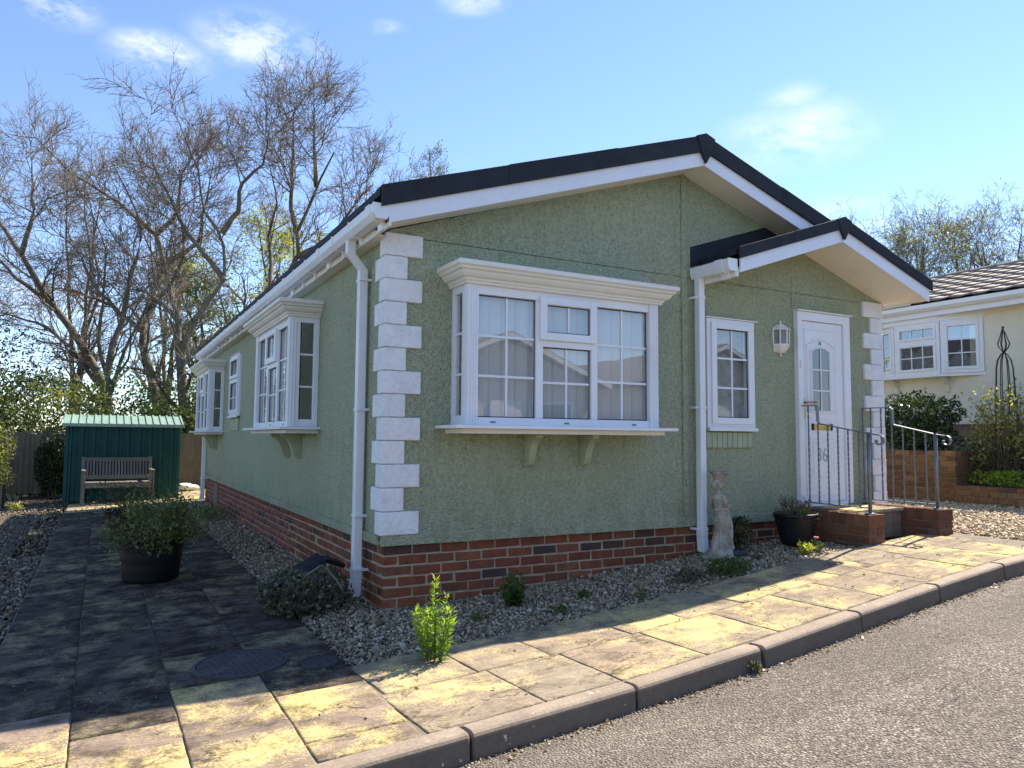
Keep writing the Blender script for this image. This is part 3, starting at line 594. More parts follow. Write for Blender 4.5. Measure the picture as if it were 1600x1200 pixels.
# --- gabled roofs: boards, capping, soffits
def gable(parent, xl, xc, xr, zb, sl, yf, yb, hw, hd, over):
    b_ = lambda x: zb+sl*(min(x-xl, xr-x))
    roof = MB(); T = hw+hd-.012
    for (a, c_) in ((xl-over, xc), (xr+over, xc)):
        za, zc = zb+sl*(-over)+T, zb+sl*(xc-xl)+T
        roof.prism([(a,yf+.03,za),(c_,yf+.03,zc),(c_,yf+.03,zc-.05),(a,yf+.03,za-.05)], (0, yb-yf-.03, 0))
    rf = roof.build('roof', MAT['roof'], parent)
    for s_ in (-1, 1):
        e = xl if s_ < 0 else xr
        ze, zc = zb, zb+sl*(xc-xl)
        mb = MB(); mb.prism([(e,yf,ze),(xc+s_*.004,yf,zc),(xc+s_*.004,yf,zc+hw+.02),(e,yf,ze+hw+.02)], (0,.022,0)); mb.build('barge_board', MAT['bluewhite'], parent, bevel=.003)
        mb = MB(); mb.prism([(e,yf+.024,ze+.012),(xc+s_*.002,yf+.024,zc+.012),(xc+s_*.002,yf+.024,zc+.030),(e,yf+.024,ze+.030)], (0,(-.004 if yb > 0 else yb)-yf-.024,0)); mb.build('soffit', MAT['soffit'], parent)
        # dark verge capping in lengths
        ln = math.hypot(xc-xl, sl*(xc-xl)); n = max(2, round(ln/1.0)); e2 = e+s_*over
        for k in range(n):
            xa = e2+(xc-e2)*k/n; xb = e2+(xc-e2)*(k+1)/n+(-s_)*.03*(k < n-1); za = zb+sl*abs(xa-e)*(1 if (xa-e)*s_ < 0 else -1); zc_ = zb+sl*abs(xb-e)*(1 if (xb-e)*s_ < 0 else -1)
            pr = .0035*(k % 2); mb = MB()
            mb.prism([(xa,yf-.024-pr,za+hw),(xb,yf-.024-pr,zc_+hw),(xb,yf-.024-pr,zc_+hw+hd+pr),(xa,yf-.024-pr,za+hw+hd+pr)], (0,.022,0))
            mb.prism([(xa,yf-.002,za+hw+hd-.016+pr),(xb,yf-.002,zc_+hw+hd-.016+pr),(xb,yf-.002,zc_+hw+hd+pr),(xa,yf-.002,za+hw+hd+pr)], (0,.12,0))
            mb.build('verge_cap', MAT['roof'], rf, bevel=.004)
    zt = zb+sl*(xc-xl)
    mb = MB(); q = .105; mb.prism([(xc-q,yf-.036,zt+hw+hd+.008-sl*q),(xc,yf-.036,zt+hw+hd+.012),(xc+q,yf-.036,zt+hw+hd+.008-sl*q),(xc+.055,yf-.036,zt+hw-.02),(xc,yf-.036,zt+.015),(xc-.055,yf-.036,zt+hw-.02)], (0,.03,0)); mb.build('ridge_end', MAT['roof'], rf, bevel=.004)
    n = max(1, int((yb-yf)/.42))
    for k in range(n):
        ya = yf-.02+(yb-yf)*k/n; y2 = ya+(yb-yf)/n+.02; mb = MB(); zr = zt+hw+hd-.014+.004*(k % 2)
        mb.prism([(xc-.11,ya,zr-sl*.11-.01),(xc-.04,ya,zr+.012),(xc+.04,ya,zr+.012),(xc+.11,ya,zr-sl*.11-.01)], (0,y2-ya,0)); mb.build('ridge_tile', MAT['roof'], rf)
    return rf
gable(house, -.10, W/2+.01, W+.12, 2.69, .325, -.30, LEN+.3, .125, .150, .06)
gable(house, 3.03, 4.38, 5.73, 2.665, .333, -.50, .10, .125, .105, .03)
mb = MB(); mb.prism([(2.90,-.012,2.79),(4.02,-.012,2.79+.333*1.12),(4.02,-.012,2.88+.333*1.12+.10),(2.90,-.012,2.98)], (0,.02,0)); mb.build('flashing', MAT['roof'], house)
# side eaves: fascia, soffit, gutter, brackets
mb = MB(); mb.box(-.10, -.08, -.298, LEN+.28, 2.668, 2.80); mb.build('fascia', MAT['ivory'], house, bevel=.003)
mb = MB(); mb.box(-.079, .02, -.004, LEN+.28, 2.670, 2.684); mb.build('soffit', MAT['soffit'], house)
mb = MB(); mb.box(W+.10, W+.12, -.298, LEN+.28, 2.655, 2.80); mb.build('fascia', MAT['ivory'], house)
def gutter(name, x_in, w_, ya, yb, zt, parent, s_=-1, brackets=True):
    pr = [(0,.0),(0,-.075),(.018,-.10),(.085,-.10),(w_-.004,-.06),(w_,0),(w_-.005,.0),(w_-.009,-.057),(.083,-.095),(.02,-.095),(.005,-.073),(.005,0)]
    mb = MB(); mb.prism([(x_in+s_*a, ya, zt+c_) for (a, c_) in pr], (0, yb-ya, 0)); g = mb.build(name, MAT['white'], parent)
    for y in (ya-.002, yb-.002):
        mb = MB(); mb.prism([(x_in+s_*a, y, zt+c_) for (a, c_) in [(-.003,.004),(-.003,-.077),(.016,-.104),(.087,-.104),(w_,-.062),(w_+.004,.004)]], (0,.006,0)); mb.build('stop_end', MAT['white'], g)
    if brackets:
        y = ya+.12; k = 0
        while y < yb-.05:
            mb = MB(); e_ = .004; wd = .012 if k % 3 else .045
            mb.prism([(x_in+s_*a, y-wd, zt+c_) for (a, c_) in [(-.002,.006),(-.002,-.155),(.02,-.155),(.03,-.112),(.09,-.106),(w_+.001,-.064),(w_+.006,.006),(w_-.006,.006),(w_-.004,-.055),(.085,-.099),(.02,-.099),(.004,-.075),(.004,.006)]], (0,wd*2,0)); mb.build('gutter_bracket', MAT['white'], g)
            y += .46; k += 1
    return g
gutter('gutter', -.101, .115, -.30, LEN+.25, 2.815, house)
gutter('gutter', 2.995, .105, -.49, -.02, 2.775, house)
mb = MB(); mb.box(2.985, 3.028, -.478, -.03, 2.63, 2.715); mb.build('fascia', MAT['ivory'], house, bevel=.003)
def downpipe(pts, z_bot, clips, parent, wall_dir):
    """square pipe: list of centre points from the gutter down"""
    mb = MB(); h = .033
    def ring(p): return [(p[0]-h,p[1]-h,p[2]),(p[0]+h,p[1]-h,p[2]),(p[0]+h,p[1]+h,p[2]),(p[0]-h,p[1]+h,p[2])]
    allp = pts+[(pts[-1][0], pts[-1][1], z_bot)]; vs_ = []
    for p in allp: vs_ += ring(p)
    n = len(allp); fs_ = [(i*4+k, i*4+(k+1)%4, (i+1)*4+(k+1)%4, (i+1)*4+k) for i in range(n-1) for k in range(4)]+[(0,1,2,3),(4*n-4,4*n-3,4*n-2,4*n-1)]
    mb.add(vs_, fs_); o = mb.build('downpipe', MAT['white'], parent, bevel=.005)
    x, y = pts[-1][0], pts[-1][1]
    for z in clips:
        mb = MB(); mb.box(x-.038, x+.038, y-.038, y+.038, z-.012, z+.012)
        if wall_dir == 'x': mb.box(x+.03, x+.12, y-.058, y-.044, z-.01, z+.01); mb.box(x-.036, x+.036, y-.058, y-.03, z-.008, z+.008)
        else: mb.box(x-.062, x-.036, y-.01, y+.09, z-.01, z+.01); mb.box(x+.036, x+.062, y-.01, y+.09, z-.01, z+.01)
        mb.build('pipe_clip', MAT['white'], o, bevel=.002)
    mb = MB(); mb.box(x-.0365, x+.0365, y-.0365, y+.0365, z_bot+.12, z_bot+.20); mb.build('pipe_socket', MAT['white'], o, bevel=.004)
    mb = MB(); a = [(x-.036,y-.036,z_bot+.115),(x+.036,y-.036,z_bot+.115),(x+.036,y+.036,z_bot+.115),(x-.036,y+.036,z_bot+.115)]
    vx = (-.05, 0) if wall_dir == 'x' else (0, -.05); bt = [(p[0]+vx[0]*.35, p[1]+vx[1]*.35, z_bot-.01) for p in a]
    mb.add(a+bt, [(0,1,2,3),(7,6,5,4)]+[(k,(k+1)%4,4+(k+1)%4,4+k) for k in range(4)]); mb.build('pipe_shoe', MAT['white'], o, bevel=.003)
    return o
downpipe([(-.155,.42,2.73),(-.155,.42,2.62),(-.055,.42,2.50)], .03, [2.42,1.42,.62,.22], house, 'x')
downpipe([(-.155,10.15,2.73),(-.155,10.15,2.62),(-.055,10.15,2.50)], .03, [2.42,1.42,.42], house, 'x')
downpipe([(2.945,-.075,2.70)], .23, [2.5,1.5,.42], house, 'y')

# --- windows
class Map:
    """u along the wall, w outwards, z up -> world boxes"""
    def __init__(s, kind, o): s.k = kind; s.o = o
    def box(s, mb, u0, u1, w0, w1, z0, z1):
        if s.k == 'f': return mb.box(s.o+u0, s.o+u1, -w1, -w0, z0, z1)
        return mb.box(-w1, -w0, s.o+u0, s.o+u1, z0, z1)
    def p(s, u, w, z): return (s.o+u, -w, z) if s.k == 'f' else (-w, s.o+u, z)
def part(mp_, name, mat, parent, *boxes, bevel=.003):
    mb = MB()
    for b_ in boxes: mp_.box(mb, *b_)
    return mb.build(name, MAT[mat], parent, bevel=bevel)
def light(mp_, parent, u0, u1, z0, z1, w, vert, horiz, bw=.018):
    """glass with gasket and separate white glazing bars"""
    MB().add([mp_.p(u0-.004, w-.002, z0-.004), mp_.p(u1+.004, w-.002, z0-.004), mp_.p(u1+.004, w-.002, z1+.004), mp_.p(u0-.004, w-.002, z1+.004)], [(0,1,2,3)]).build('pane', MAT['glass'], parent)
    g = .007
    part(mp_, 'gasket', 'rubber', parent, (u0, u0+g, w, w+.004, z0, z1), (u1-g, u1, w, w+.004, z0, z1), (u0+g, u1-g, w, w+.004, z0, z0+g), (u0+g, u1-g, w, w+.004, z1-g, z1), bevel=0)
    for q in vert: part(mp_, 'glazing_bar', 'white', parent, (q-bw/2, q+bw/2, w+.001, w+.007, z0+g, z1-g), bevel=.002)
    for q in horiz: part(mp_, 'glazing_bar', 'white', parent, (u0+g, u1-g, w+.0015, w+.0078, q-bw/2, q+bw/2), bevel=.002)
def rect_frame(mp_, name, mat, parent, u0, u1, z0, z1, t, w0, w1, bevel=.004):
    return part(mp_, name, mat, parent, (u0, u0+t, w0, w1, z0, z1), (u1-t, u1, w0, w1, z0, z1), (u0+t, u1-t, w0, w1, z0, z0+t), (u0+t, u1-t, w0, w1, z1-t, z1), bevel=bevel)
def bay(kind, o, L, D, label):
    mp_ = Map(kind, o); b_ = empty('bay_window'); b_.parent = house; tag(b_, label)
    zs, zt = 1.305, 2.352
    prof = [(.0,2.335),(.022,2.337),(.026,2.352),(.036,2.358),(.040,2.372),(.062,2.382),(.078,2.40),(.086,2.418),(.104,2.426),(.110,2.44),(.128,2.452),(.130,2.478),(.122,2.486),(.0,2.492)]
    mb = MB(); vs_ = []
    for (q, z) in prof: vs_ += [mp_.p(-q, .002, z), mp_.p(-q, D+q, z), mp_.p(L+q, D+q, z), mp_.p(L+q, .002, z)]
    n = len(prof); fs_ = [(i*4+k, i*4+k+1, (i+1)*4+k+1, (i+1)*4+k) for i in range(n-1) for k in range(3)]+[(0,1,2,3),(4*n-4,4*n-3,4*n-2,4*n-1)]
    mb.add(vs_, fs_); mb.build('cornice', MAT['ivory'], b_)
    part(mp_, 'sill', 'white', b_, (-.125, L+.125, .001, D+.10, 1.278, 1.303), bevel=.004)
    part(mp_, 'under_board', 'ivory', b_, (-.045, L+.045, .001, D+.02, 1.243, 1.2775))
    # corner posts with flutes
    for u0 in (0, L-.09):
        mb = MB(); mp_.box(mb, u0, u0+.09, D-.07, D, zs, zt)
        for k in range(4): mp_.box(mb, u0+.010+.020*k, u0+.020+.020*k, D-.001, D+.005, zs+.004, zt-.004)
        for k in range(2):
            if u0 == 0: mp_.box(mb, -.005, .001, D-.062+.026*k, D-.048+.026*k, zs+.004, zt-.004)
            else: mp_.box(mb, L-.001, L+.005, D-.062+.026*k, D-.048+.026*k, zs+.004, zt-.004)
        mb.build('corner_post', MAT['white'], b_, bevel=.002)
    # side lights
    for (a, c_) in ((0, .05), (L-.05, L)):
        part(mp_, 'side_frame', 'white', b_, (a+.001, c_-.001, .002, .05, zs, zt-.01), (a+.001, c_-.001, D-.10, D-.0705, zs, zt-.01), (a+.001, c_-.001, .0505, D-.101, zs, 1.375), (a+.001, c_-.001, .0505, D-.101, 2.285, zt-.01))
        m = (a+c_)/2
        for (w0, w1) in ((.051, D-.102),):
            mb = MB(); mp_.box(mb, m-.002, m+.002, w0, w1, 1.374, 2.286); mb.build('pane', MAT['glass'], b_)
            for z in (1.68, 1.985): part(mp_, 'glazing_bar', 'white', b_, (m-.009, m+.009, w0, w1, z-.009, z+.009), bevel=0)
            mb = MB(); mp_.box(mb, m-.006, m+.006, w1-.012, w1, 1.376, 2.284); mb.build('gasket', MAT['rubber'], b_)
    # front frame: rails and mullions
    m1, m2 = (.588-.0)/1.77*L, (1.10)/1.77*L          # mullion left edges
    F0, F1 = D-.07, D-.012
    part(mp_, 'frame', 'white', b_, (.0905, L-.0905, F0, F1, zs, 1.362), (.0905, L-.0905, F0, F1, 2.27, zt-.002), (m1, m1+.062, F0, F1-.001, 1.3625, 2.2695), (m2, m2+.058, F0, F1-.001, 1.3625, 2.2695))
    wg = D-.04
    gl = (.096, m1); light(mp_, b_, gl[0], gl[1], 1.364, 2.268, wg, [(gl[0]+gl[1])/2], [1.668, 1.965])
    gr = (m2+.058, L-.10); light(mp_, b_, gr[0], gr[1], 1.364, 2.268, wg, [(gr[0]+gr[1])/2], [1.668, 1.965])
    c0, c1 = m1+.062, m2
    part(mp_, 'transom', 'white', b_, (c0, c1, F0, F1-.002, 1.915, 1.972))
    light(mp_, b_, c0+.004, c1-.004, 1.364, 1.914, wg, [(c0+c1)/2], [1.64])
    v_ = rect_frame(mp_, 'vent_casement', 'white', b_, c0-.038, c1+.034, 1.965, 2.298, .06, D-.013, D+.016)
    light(mp_, b_, c0+.022, c1-.026, 2.026, 2.238, D-.006, [(c0+c1)/2], [])
    part(mp_, 'drip_bar', 'white', b_, (c0+.03, c1-.034, D+.0165, D+.024, 2.243, 2.256), bevel=.002)
    for q in (.22, L/2-.02, L-.25): part(mp_, 'drain_cap', 'iron', b_, (q-.022, q+.022, F1+.0005, F1+.005, 1.322, 1.334), bevel=.002)
    # curved brackets under the sill
    for q in (.36*L, .66*L):
        pr = [(0,1.242),(.20,1.242),(.195,1.215),(.16,1.20),(.125,1.165),(.10,1.11),(.082,1.05),(.06,1.01),(.035,.992),(0,.985)]
        mb = MB(); a = [mp_.p(q, w+.001, z) for (w, z) in pr]; bb = Vector(mp_.p(q+.062, 0, 0))-Vector(mp_.p(q, 0, 0)); mb.prism(a, bb); mb.build('bracket', MAT['green_trim'], b_, bevel=.004)
    return mp_
mp1 = bay('f', .515, 1.77, .285, 'front bay window'); mp2 = bay('s', 1.90, 1.72, .28, 'side bay window near the corner'); mp3 = bay('s', 8.14, 1.72, .25, 'side bay window at the far end')
def blinds(mp_, u0, u1, w, z0, z1, label, mat='blind', pitch=.112):
    t_ = empty('vertical_blind', mp_.p(u0, w, z0), 0, label, 'blind'); o = Vector(mp_.p(u0, w, z0))
    mb = MB(); a = Vector(mp_.p(u0, w+.015, z1))-o; b2 = Vector(mp_.p(u1, w-.015, z1+.03))-o
    mb.box(min(a.x,b2.x), max(a.x,b2.x), min(a.y,b2.y), max(a.y,b2.y), a.z, b2.z); mb.build('head_rail', MAT['white'], t_)
    n = int((u1-u0)/pitch)
    for i in range(n):
        u = u0+(i+.5)*pitch+rng.normal(0, .004); tw = .012+rng.normal(0,.004); pts = []
        for k in range(5):
            s_ = (k-2)/2*.060; pts.append((u+s_, w+tw*(k-2)/2+.006*(1-((k-2)/2)**2)))
        mb = MB(); vs_ = [Vector(mp_.p(a_, b_, z0+rng.normal(0,.001)))-o for (a_, b_) in pts]+[Vector(mp_.p(a_, b_, z1))-o for (a_, b_) in pts]
        mb.add(vs_, [(k, k+1, k+6, k+5) for k in range(4)]); mb.build('slat', MAT[mat], t_)
    return t_
blinds(mp1, .10, 1.69, .185, 1.33, 2.30, 'pale vertical slatted blind hanging in the front bay window')
blinds(mp2, .10, 1.62, .17, 1.33, 2.30, 'pale slatted blind inside the near side bay window')
# front small window by the door
def small_window(mp_, L, z0, z1, label, split=None):
    b_ = empty('window'); b_.parent = house; tag(b_, label)
    rect_frame(mp_, 'frame', 'white', b_, 0, L, z0, z1, .055, -.06, .035); rect_frame(mp_, 'casement', 'white', b_, .045, L-.035, z0+.045, z1-.035 if split is None else split, .06, .0355, .055)
    if split is None: light(mp_, b_, .106, L-.096, z0+.106, z1-.096, .03, [L/2+.005], [z0+.106+(z1-z0-.2)/3, z0+.106+(z1-z0-.2)*2/3])
    else:
        light(mp_, b_, .106, L-.096, z0+.106, split-.061, .03, [L/2+.005], [(z0+split)/2])
        rect_frame(mp_, 'vent_casement', 'white', b_, .045, L-.035, split+.01, z1-.03, .055, .0355, .058); light(mp_, b_, .101, L-.091, split+.066, z1-.086, .03, [], [])
    part(mp_, 'drip_strip', 'ivory', b_, (-.02, L+.04, -.002, .045, z1+.002, z1+.014), bevel=.002)
    part(mp_, 'sill', 'white', b_, (-.004, L+.004, .0352, .066, z0-.02, z0+.012))
mpw = Map('f', 3.068); small_window(mpw, .605, 1.312, 2.337, 'small front window beside the door'); blinds(mpw, .06, .57, -.10, 1.34, 2.30, 'dim slatted blind behind the small window by the door', 'lace', .10)
mps = Map('s', 6.40); small_window(mps, .85, 1.515, 2.45, 'small window in the long side wall', 2.08)
for i in range(9):     # tile soldier course under the window
    mb = MB(); x0 = 3.065+.0645*i; mb.box(x0+.003, x0+.061, -.022, .02, 1.138, 1.282); mb.build('tile', MAT['green_trim'], house, bevel=.004)
for i in range(9):
    mb = MB(); y0 = 6.45+.083*i; mb.box(-.022, .02, y0+.004, y0+.079, 1.30, 1.48); mb.build('tile', MAT['green_trim'], house, bevel=.004)

# --- front door
door = empty('front_door'); door.parent = house; tag(door, 'white panelled front door with arched glazing')
fmap = Map('f', 0)
part(fmap, 'door_frame', 'white', door, (4.262,4.328,-.03,.05,.575,2.505), (4.955,5.05,-.03,.05,.575,2.505), (4.3285,4.9545,-.03,.05,2.418,2.505), (4.3285,4.9545,-.03,.055,.56,.60))
part(fmap, 'drip_strip', 'ivory', door, (4.25,5.075,.0,.07,2.507,2.522), bevel=.002)
part(fmap, 'door_leaf', 'white', door, (4.332,4.951,-.03,.028,.602,2.414))
def outline(name, pts, t_, w0, w1, mat='white'):
    """raised moulding following a closed polygon (x,z)"""
    c = Vector((sum(p[0] for p in pts)/len(pts), sum(p[1] for p in pts)/len(pts))); n = len(pts); inner = []
    for i in range(n):
        p = Vector(pts[i]); a = (p-Vector(pts[i-1])).normalized(); b_ = (Vector(pts[(i+1)%n])-p).normalized(); na, nb = Vector((-a.y,a.x)), Vector((-b_.y,b_.x)); m_ = (na+nb); m_ = m_.normalized()/max(.5, m_.normalized().dot(na)); inner.append(p+m_*t_)
    mb = MB(); vs_ = [(p[0],-w0,p[1]) for p in pts]+[(p[0],-w0,p[1]) for p in inner]+[(p[0]*.85+q[0]*.15,-w1,p[1]*.85+q[1]*.15) for p, q in zip(pts, inner)]+[(p[0]*.3+q[0]*.7,-w1,p[1]*.3+q[1]*.7) for p, q in zip(pts, inner)]
    fs_ = []
    for i in range(n):
        j = (i+1)%n; fs_ += [(i,j,2*n+j,2*n+i),(2*n+i,2*n+j,3*n+j,3*n+i),(3*n+i,3*n+j,n+j,n+i)]
    mb.add(vs_, fs_); return mb.build(name, MAT[mat], door)
def arch(x0, x1, z0, z1, rise, n=8):
    p = [(x0,z0),(x1,z0),(x1,z1-rise)]
    for k in range(1, n): a = k/n; p.append((x1+(x0-x1)*a, z1-rise+rise*math.sin(math.pi*a)))
    return p+[(x0,z1-rise)]
outline('leaf_moulding', [(4.372,.66),(4.858,.66),(4.858,2.345),(4.372,2.345)], .018, .0285, .036)
outline('arch_moulding', arch(4.40,4.832,1.49,2.245,.075), .020, .0285, .040)
outline('glass_bead', arch(4.458,4.755,1.495,2.165,.045), .020, .0285, .044)
mb = MB(); ap = arch(4.474,4.739,1.511,2.148,.04); mb.prism([(x,-.0295,z) for x, z in ap], (0,.004,0)); mb.build('pane', MAT['frosted'], door)
part(fmap, 'glazing_bar', 'white', door, (4.598,4.614,.0337,.039,1.515,2.142), bevel=.002)
for z in (1.715,1.925): part(fmap, 'glazing_bar', 'white', door, (4.476,4.737,.034,.0395,z-.008,z+.008), bevel=.002)
outline('panel_moulding', [(4.43,.84),(4.80,.84),(4.80,1.24),(4.43,1.24)], .02, .0285, .037); outline('panel_moulding', [(4.475,.885),(4.755,.885),(4.755,1.195),(4.475,1.195)], .012, .0285, .034)
part(fmap, 'rail_line', 'white', door, (4.40,4.83,.0285,.034,.775,.787)); part(fmap, 'rail_line', 'white', door, (4.40,4.83,.0285,.034,1.415,1.427))
lp = part(fmap, 'letter_plate', 'brass', door, (4.485,4.735,.0285,.040,1.318,1.378)); part(fmap, 'letter_plate_end', 'black', lp, (4.458,4.4845,.0285,.042,1.314,1.382), (4.7355,4.762,.0285,.042,1.314,1.382))
mb = MB(); fmap.box(mb, 4.330,4.352,.0285,.040,1.425,1.64); hb = mb.build('handle', MAT['brass'], door, bevel=.003)
mb = MB(); mb.tube([(4.341,-.04,1.59),(4.341,-.075,1.59),(4.36,-.085,1.59),(4.47,-.085,1.592)], .010, 8); mb.build('lever', MAT['brass'], hb, True)
part(fmap, 'bell_push', 'ivory', door, (4.286,4.300,.0505,.062,1.93,2.01))
def text(body, x, z, size, mat, name, parent, ext=.002):
    cu = bpy.data.curves.new(name, 'FONT'); cu.body = body; cu.size = size; cu.extrude = ext; cu.align_x = 'CENTER'; cu.align_y = 'CENTER'; cu.resolution_u = 3
    tmp = bpy.data.objects.new(name, cu); COL.objects.link(tmp); bpy.context.view_layer.update(); me = bpy.data.meshes.new_from_object(tmp.evaluated_get(bpy.context.evaluated_depsgraph_get())); bpy.data.objects.remove(tmp, do_unlink=True); me.materials.clear()
    o = link(name, me, mat, parent, (x, 0, z), (math.pi/2, 0, 0)); return o
o = text('36', 4.607, 1.062, .205, MAT['number'], 'house_number', door); o.location.y = -.0305; o.scale = (.78, 1, 1)
o = text('36', 4.607, 2.198, .045, MAT['iron'], 'house_number', door); o.location.y = -.031

# ================================================================== ENTRANCE STEPS AND RAILS
steps = empty('entrance_steps', (4.2, 0, 0), 0, 'brick entrance steps with two low side walls at the white door', 'steps')
def pier(x0, x1, y0, z_top, zg):
    core = MB(); core.box(x0-4.2+.008, x1-4.2-.008, y0+.008, -.03, zg-.2, z_top-.004); c_ = core.build('side_wall', MAT['mortar_dark'], steps)
    w_ = x1-x0; ln = -y0-.03
    # top course of bricks on edge, lower courses flat
    z = z_top-.055; u = 0
    while u < ln-.02:
        d = min(.0715, ln-u-.001); k = ('hdr', round(d, 3), round(w_, 3))
        if k not in BM: BM[k] = brick_mesh(w_, d, .108, 300+len(BM)); BM[k].materials.append(MAT['brick_pier'])
        link('brick', BM[k], None, c_, (x0-4.2+w_/2, y0+u+d/2, z+rng.normal(0,.0015)), (rng.normal(0,.004), rng.normal(0,.004), 0)); u += d+.010
    for c2 in range(3):
        z2 = z_top-.118-.0325-.075*c2
        if z2+.03 < zg-.03: break
        for face_x in (x0+.025, x1-.025):
            u = -(.11 if c2 % 2 else 0)
            while u < ln-.02:
                a = max(u, 0); b_ = min(u+.215, ln); l = b_-a
                if l > .04: link('brick', bmesh_for(.05, l, 'brick_pier', rng.integers(3)), None, c_, (face_x-4.2, y0+a+l/2, z2), (0, rng.normal(0,.003), rng.normal(0,.003)))
                u += .225
        x = x0+.052; 
        for l in ((w_-.104,) if c2 % 2 else (.5*w_-.057, .5*w_-.057)):
            link('brick', bmesh_for(l, .05, 'brick_pier', rng.integers(3)), None, c_, (x-4.2+l/2, y0+.025-.001, z2), (0, 0, 0)); x += l+.01
pier(4.2, 4.42, -.83, .557, .28); pier(5.15, 5.37, -.88, .570, .33)
mb = MB(); mb.box(.222, .948, -.50, -.05, .28, .53); mb.build('riser', MAT['mortar_dark'], steps, bevel=.006)
mb = MB(); mb.box(.224, .946, -.53, -.03, .5305, .562); mb.build('tread', MAT['slab'], steps, bevel=.006)
def handrail(x, y_end, z_wall, lab, z_post, twist=True):
    t_ = empty('handrail', (x, y_end, z_post), 0, lab, 'handrail', 'grey iron handrails beside the front door'); Y = lambda y: y-y_end; Z = lambda z: z-z_post
    yb = -.22 if y_end > -.8 else -.36
    mb = MB()
    path = [(0,Y(-.02),Z(1.555)),(0,Y(yb+.02),Z(1.555)),(0,Y(yb),Z(1.535)),(0,Y(yb-.004),Z(1.40)),(0,Y(yb-.02),Z(1.375)),(0,Y(y_end-.02),Z(1.275))]
    yc, zc = y_end-.105, 1.215
    for k in range(10):
        a = math.radians(60+k*-36+20); rr = .055-.0032*k; path.append((0, Y(yc)-rr*math.cos(math.radians(110-k*34)), Z(zc)+rr*math.sin(math.radians(110-k*34))))
    vs_ = []; hw, hh = .019, .005; P = [Vector(p) for p in path]; n = len(P)
    for i in range(n):
        d = (P[min(i+1,n-1)]-P[max(i-1,0)]).normalized(); nn = Vector((0,-d.z,d.y))
        vs_ += [tuple(P[i]+Vector((-hw,0,0))+nn*hh), tuple(P[i]+Vector((hw,0,0))+nn*hh), tuple(P[i]+Vector((hw,0,0))-nn*hh), tuple(P[i]+Vector((-hw,0,0))-nn*hh)]
    mb.add(vs_, [(i*4+k, i*4+(k+1)%4, (i+1)*4+(k+1)%4, (i+1)*4+k) for i in range(n-1) for k in range(4)]+[(0,1,2,3),(4*n-1,4*n-2,4*n-3,4*n-4)]); mb.build('top_rail', MAT['iron'], t_, bevel=.002)
    mb = MB(); mb.tube([(0,0,0),(0,0,Z(1.29))], .017, 10); mb.tube([(0,0,-.001),(0,0,.008)], .045, 14); mb.build('post', MAT['iron'], t_, True)
    mb = MB(); mb.box(-.006,.006,Y(-.03),Y(-.018),Z(.60),Z(1.555)); mb.build('wall_bar', MAT['iron'], t_)
    mb = MB(); mb.box(-.012,.012,Y(y_end+.015),Y(-.03),Z(.604),Z(.614)); mb.build('bottom_rail', MAT['iron'], t_)
    ys = np.linspace(-.115, y_end+.10, 6)
    for i, y in enumerate(ys):
        zt = 1.553 if y > yb else 1.375-(1.375-1.275)*(yb-.02-y)/(yb-.02-(y_end-.02)); mb = MB(); z0, z1 = .612, zt; nseg = 42; vs_ = []; h = .0065
        for k in range(nseg+1):
            z = z0+(z1-z0)*k/nseg; a = (math.pi/4+(k*.55 if 3 < k < nseg-3 and twist else 0))
            for q in range(4): vs_.append((h*1.35*math.cos(a+q*math.pi/2), Y(y)+h*1.35*math.sin(a+q*math.pi/2), Z(z)))
        mb.add(vs_, [(k*4+q, k*4+(q+1)%4, (k+1)*4+(q+1)%4, (k+1)*4+q) for k in range(nseg) for q in range(4)]); mb.build('baluster', MAT['iron'], t_)
    return t_
handrail(4.31, -.765, 0, 'grey iron handrail with twisted bars in front of the white door', .557); handrail(5.26, -.80, 0, 'grey iron handrail with scroll end beside the far quoins', .570)

# ================================================================== WALL LANTERN
lan = empty('wall_lantern', (4.055, 0, 2.03), 0, 'white half lantern wall light with glass panes left of the door', 'wall light')
def half_ring(r, z, n=4): return [(r*math.cos(math.pi+math.pi*k/n), r*math.sin(math.pi+math.pi*k/n)*1.0-.004, z) for k in range(n+1)]
def loft(rings, name, mat, parent):
    mb = MB(); n = len(rings[0]); vs_ = [p for r in rings for p in r]; m = len(rings)
    fs_ = [(i*n+k, i*n+(k+1)%n, (i+1)*n+(k+1)%n, (i+1)*n+k) for i in range(m-1) for k in range(n)]+[tuple(range(n)), tuple(range((m-1)*n, m*n))]
    mb.add(vs_, fs_); return mb.build(name, MAT[mat], parent, bevel=.002)
loft([half_ring(.105,.262), half_ring(.108,.272), half_ring(.088,.280), half_ring(.052,.318), half_ring(.018,.322)], 'lantern_roof', 'ivory', lan)
mb = MB(); mb.lathe([(.012,.318),(.012,.33),(.007,.335),(.013,.345),(.008,.36),(.002,.364)], 10, (0,-.014,0)); mb.build('finial', MAT['ivory'], lan, True)
loft([half_ring(.02,.035), half_ring(.05,.045), half_ring(.072,.075), half_ring(.092,.105), half_ring(.094,.125)], 'lantern_base', 'ivory', lan)
mb = MB(); mb.lathe([(.002,.0),(.010,.008),(.006,.02),(.013,.03),(.008,.042)], 10, (0,-.014,0)); mb.build('finial', MAT['ivory'], lan, True)
rr_ = half_ring(.090, 0)
for p in rr_:
    mb = MB(); mb.tube([(p[0]*.98,p[1]*.98,.12),(p[0],p[1],.265)], .008, 6); mb.build('bar', MAT['ivory'], lan)
for a, b2 in zip(rr_[:-1], rr_[1:]):
    mb = MB(); mb.prism([(a[0]*.96,a[1]*.96,.124),(b2[0]*.96,b2[1]*.96,.124),(b2[0]*.96,b2[1]*.96,.264),(a[0]*.96,a[1]*.96,.264)], (0,.002,0)); mb.build('pane', MAT['glass_lamp'], lan)
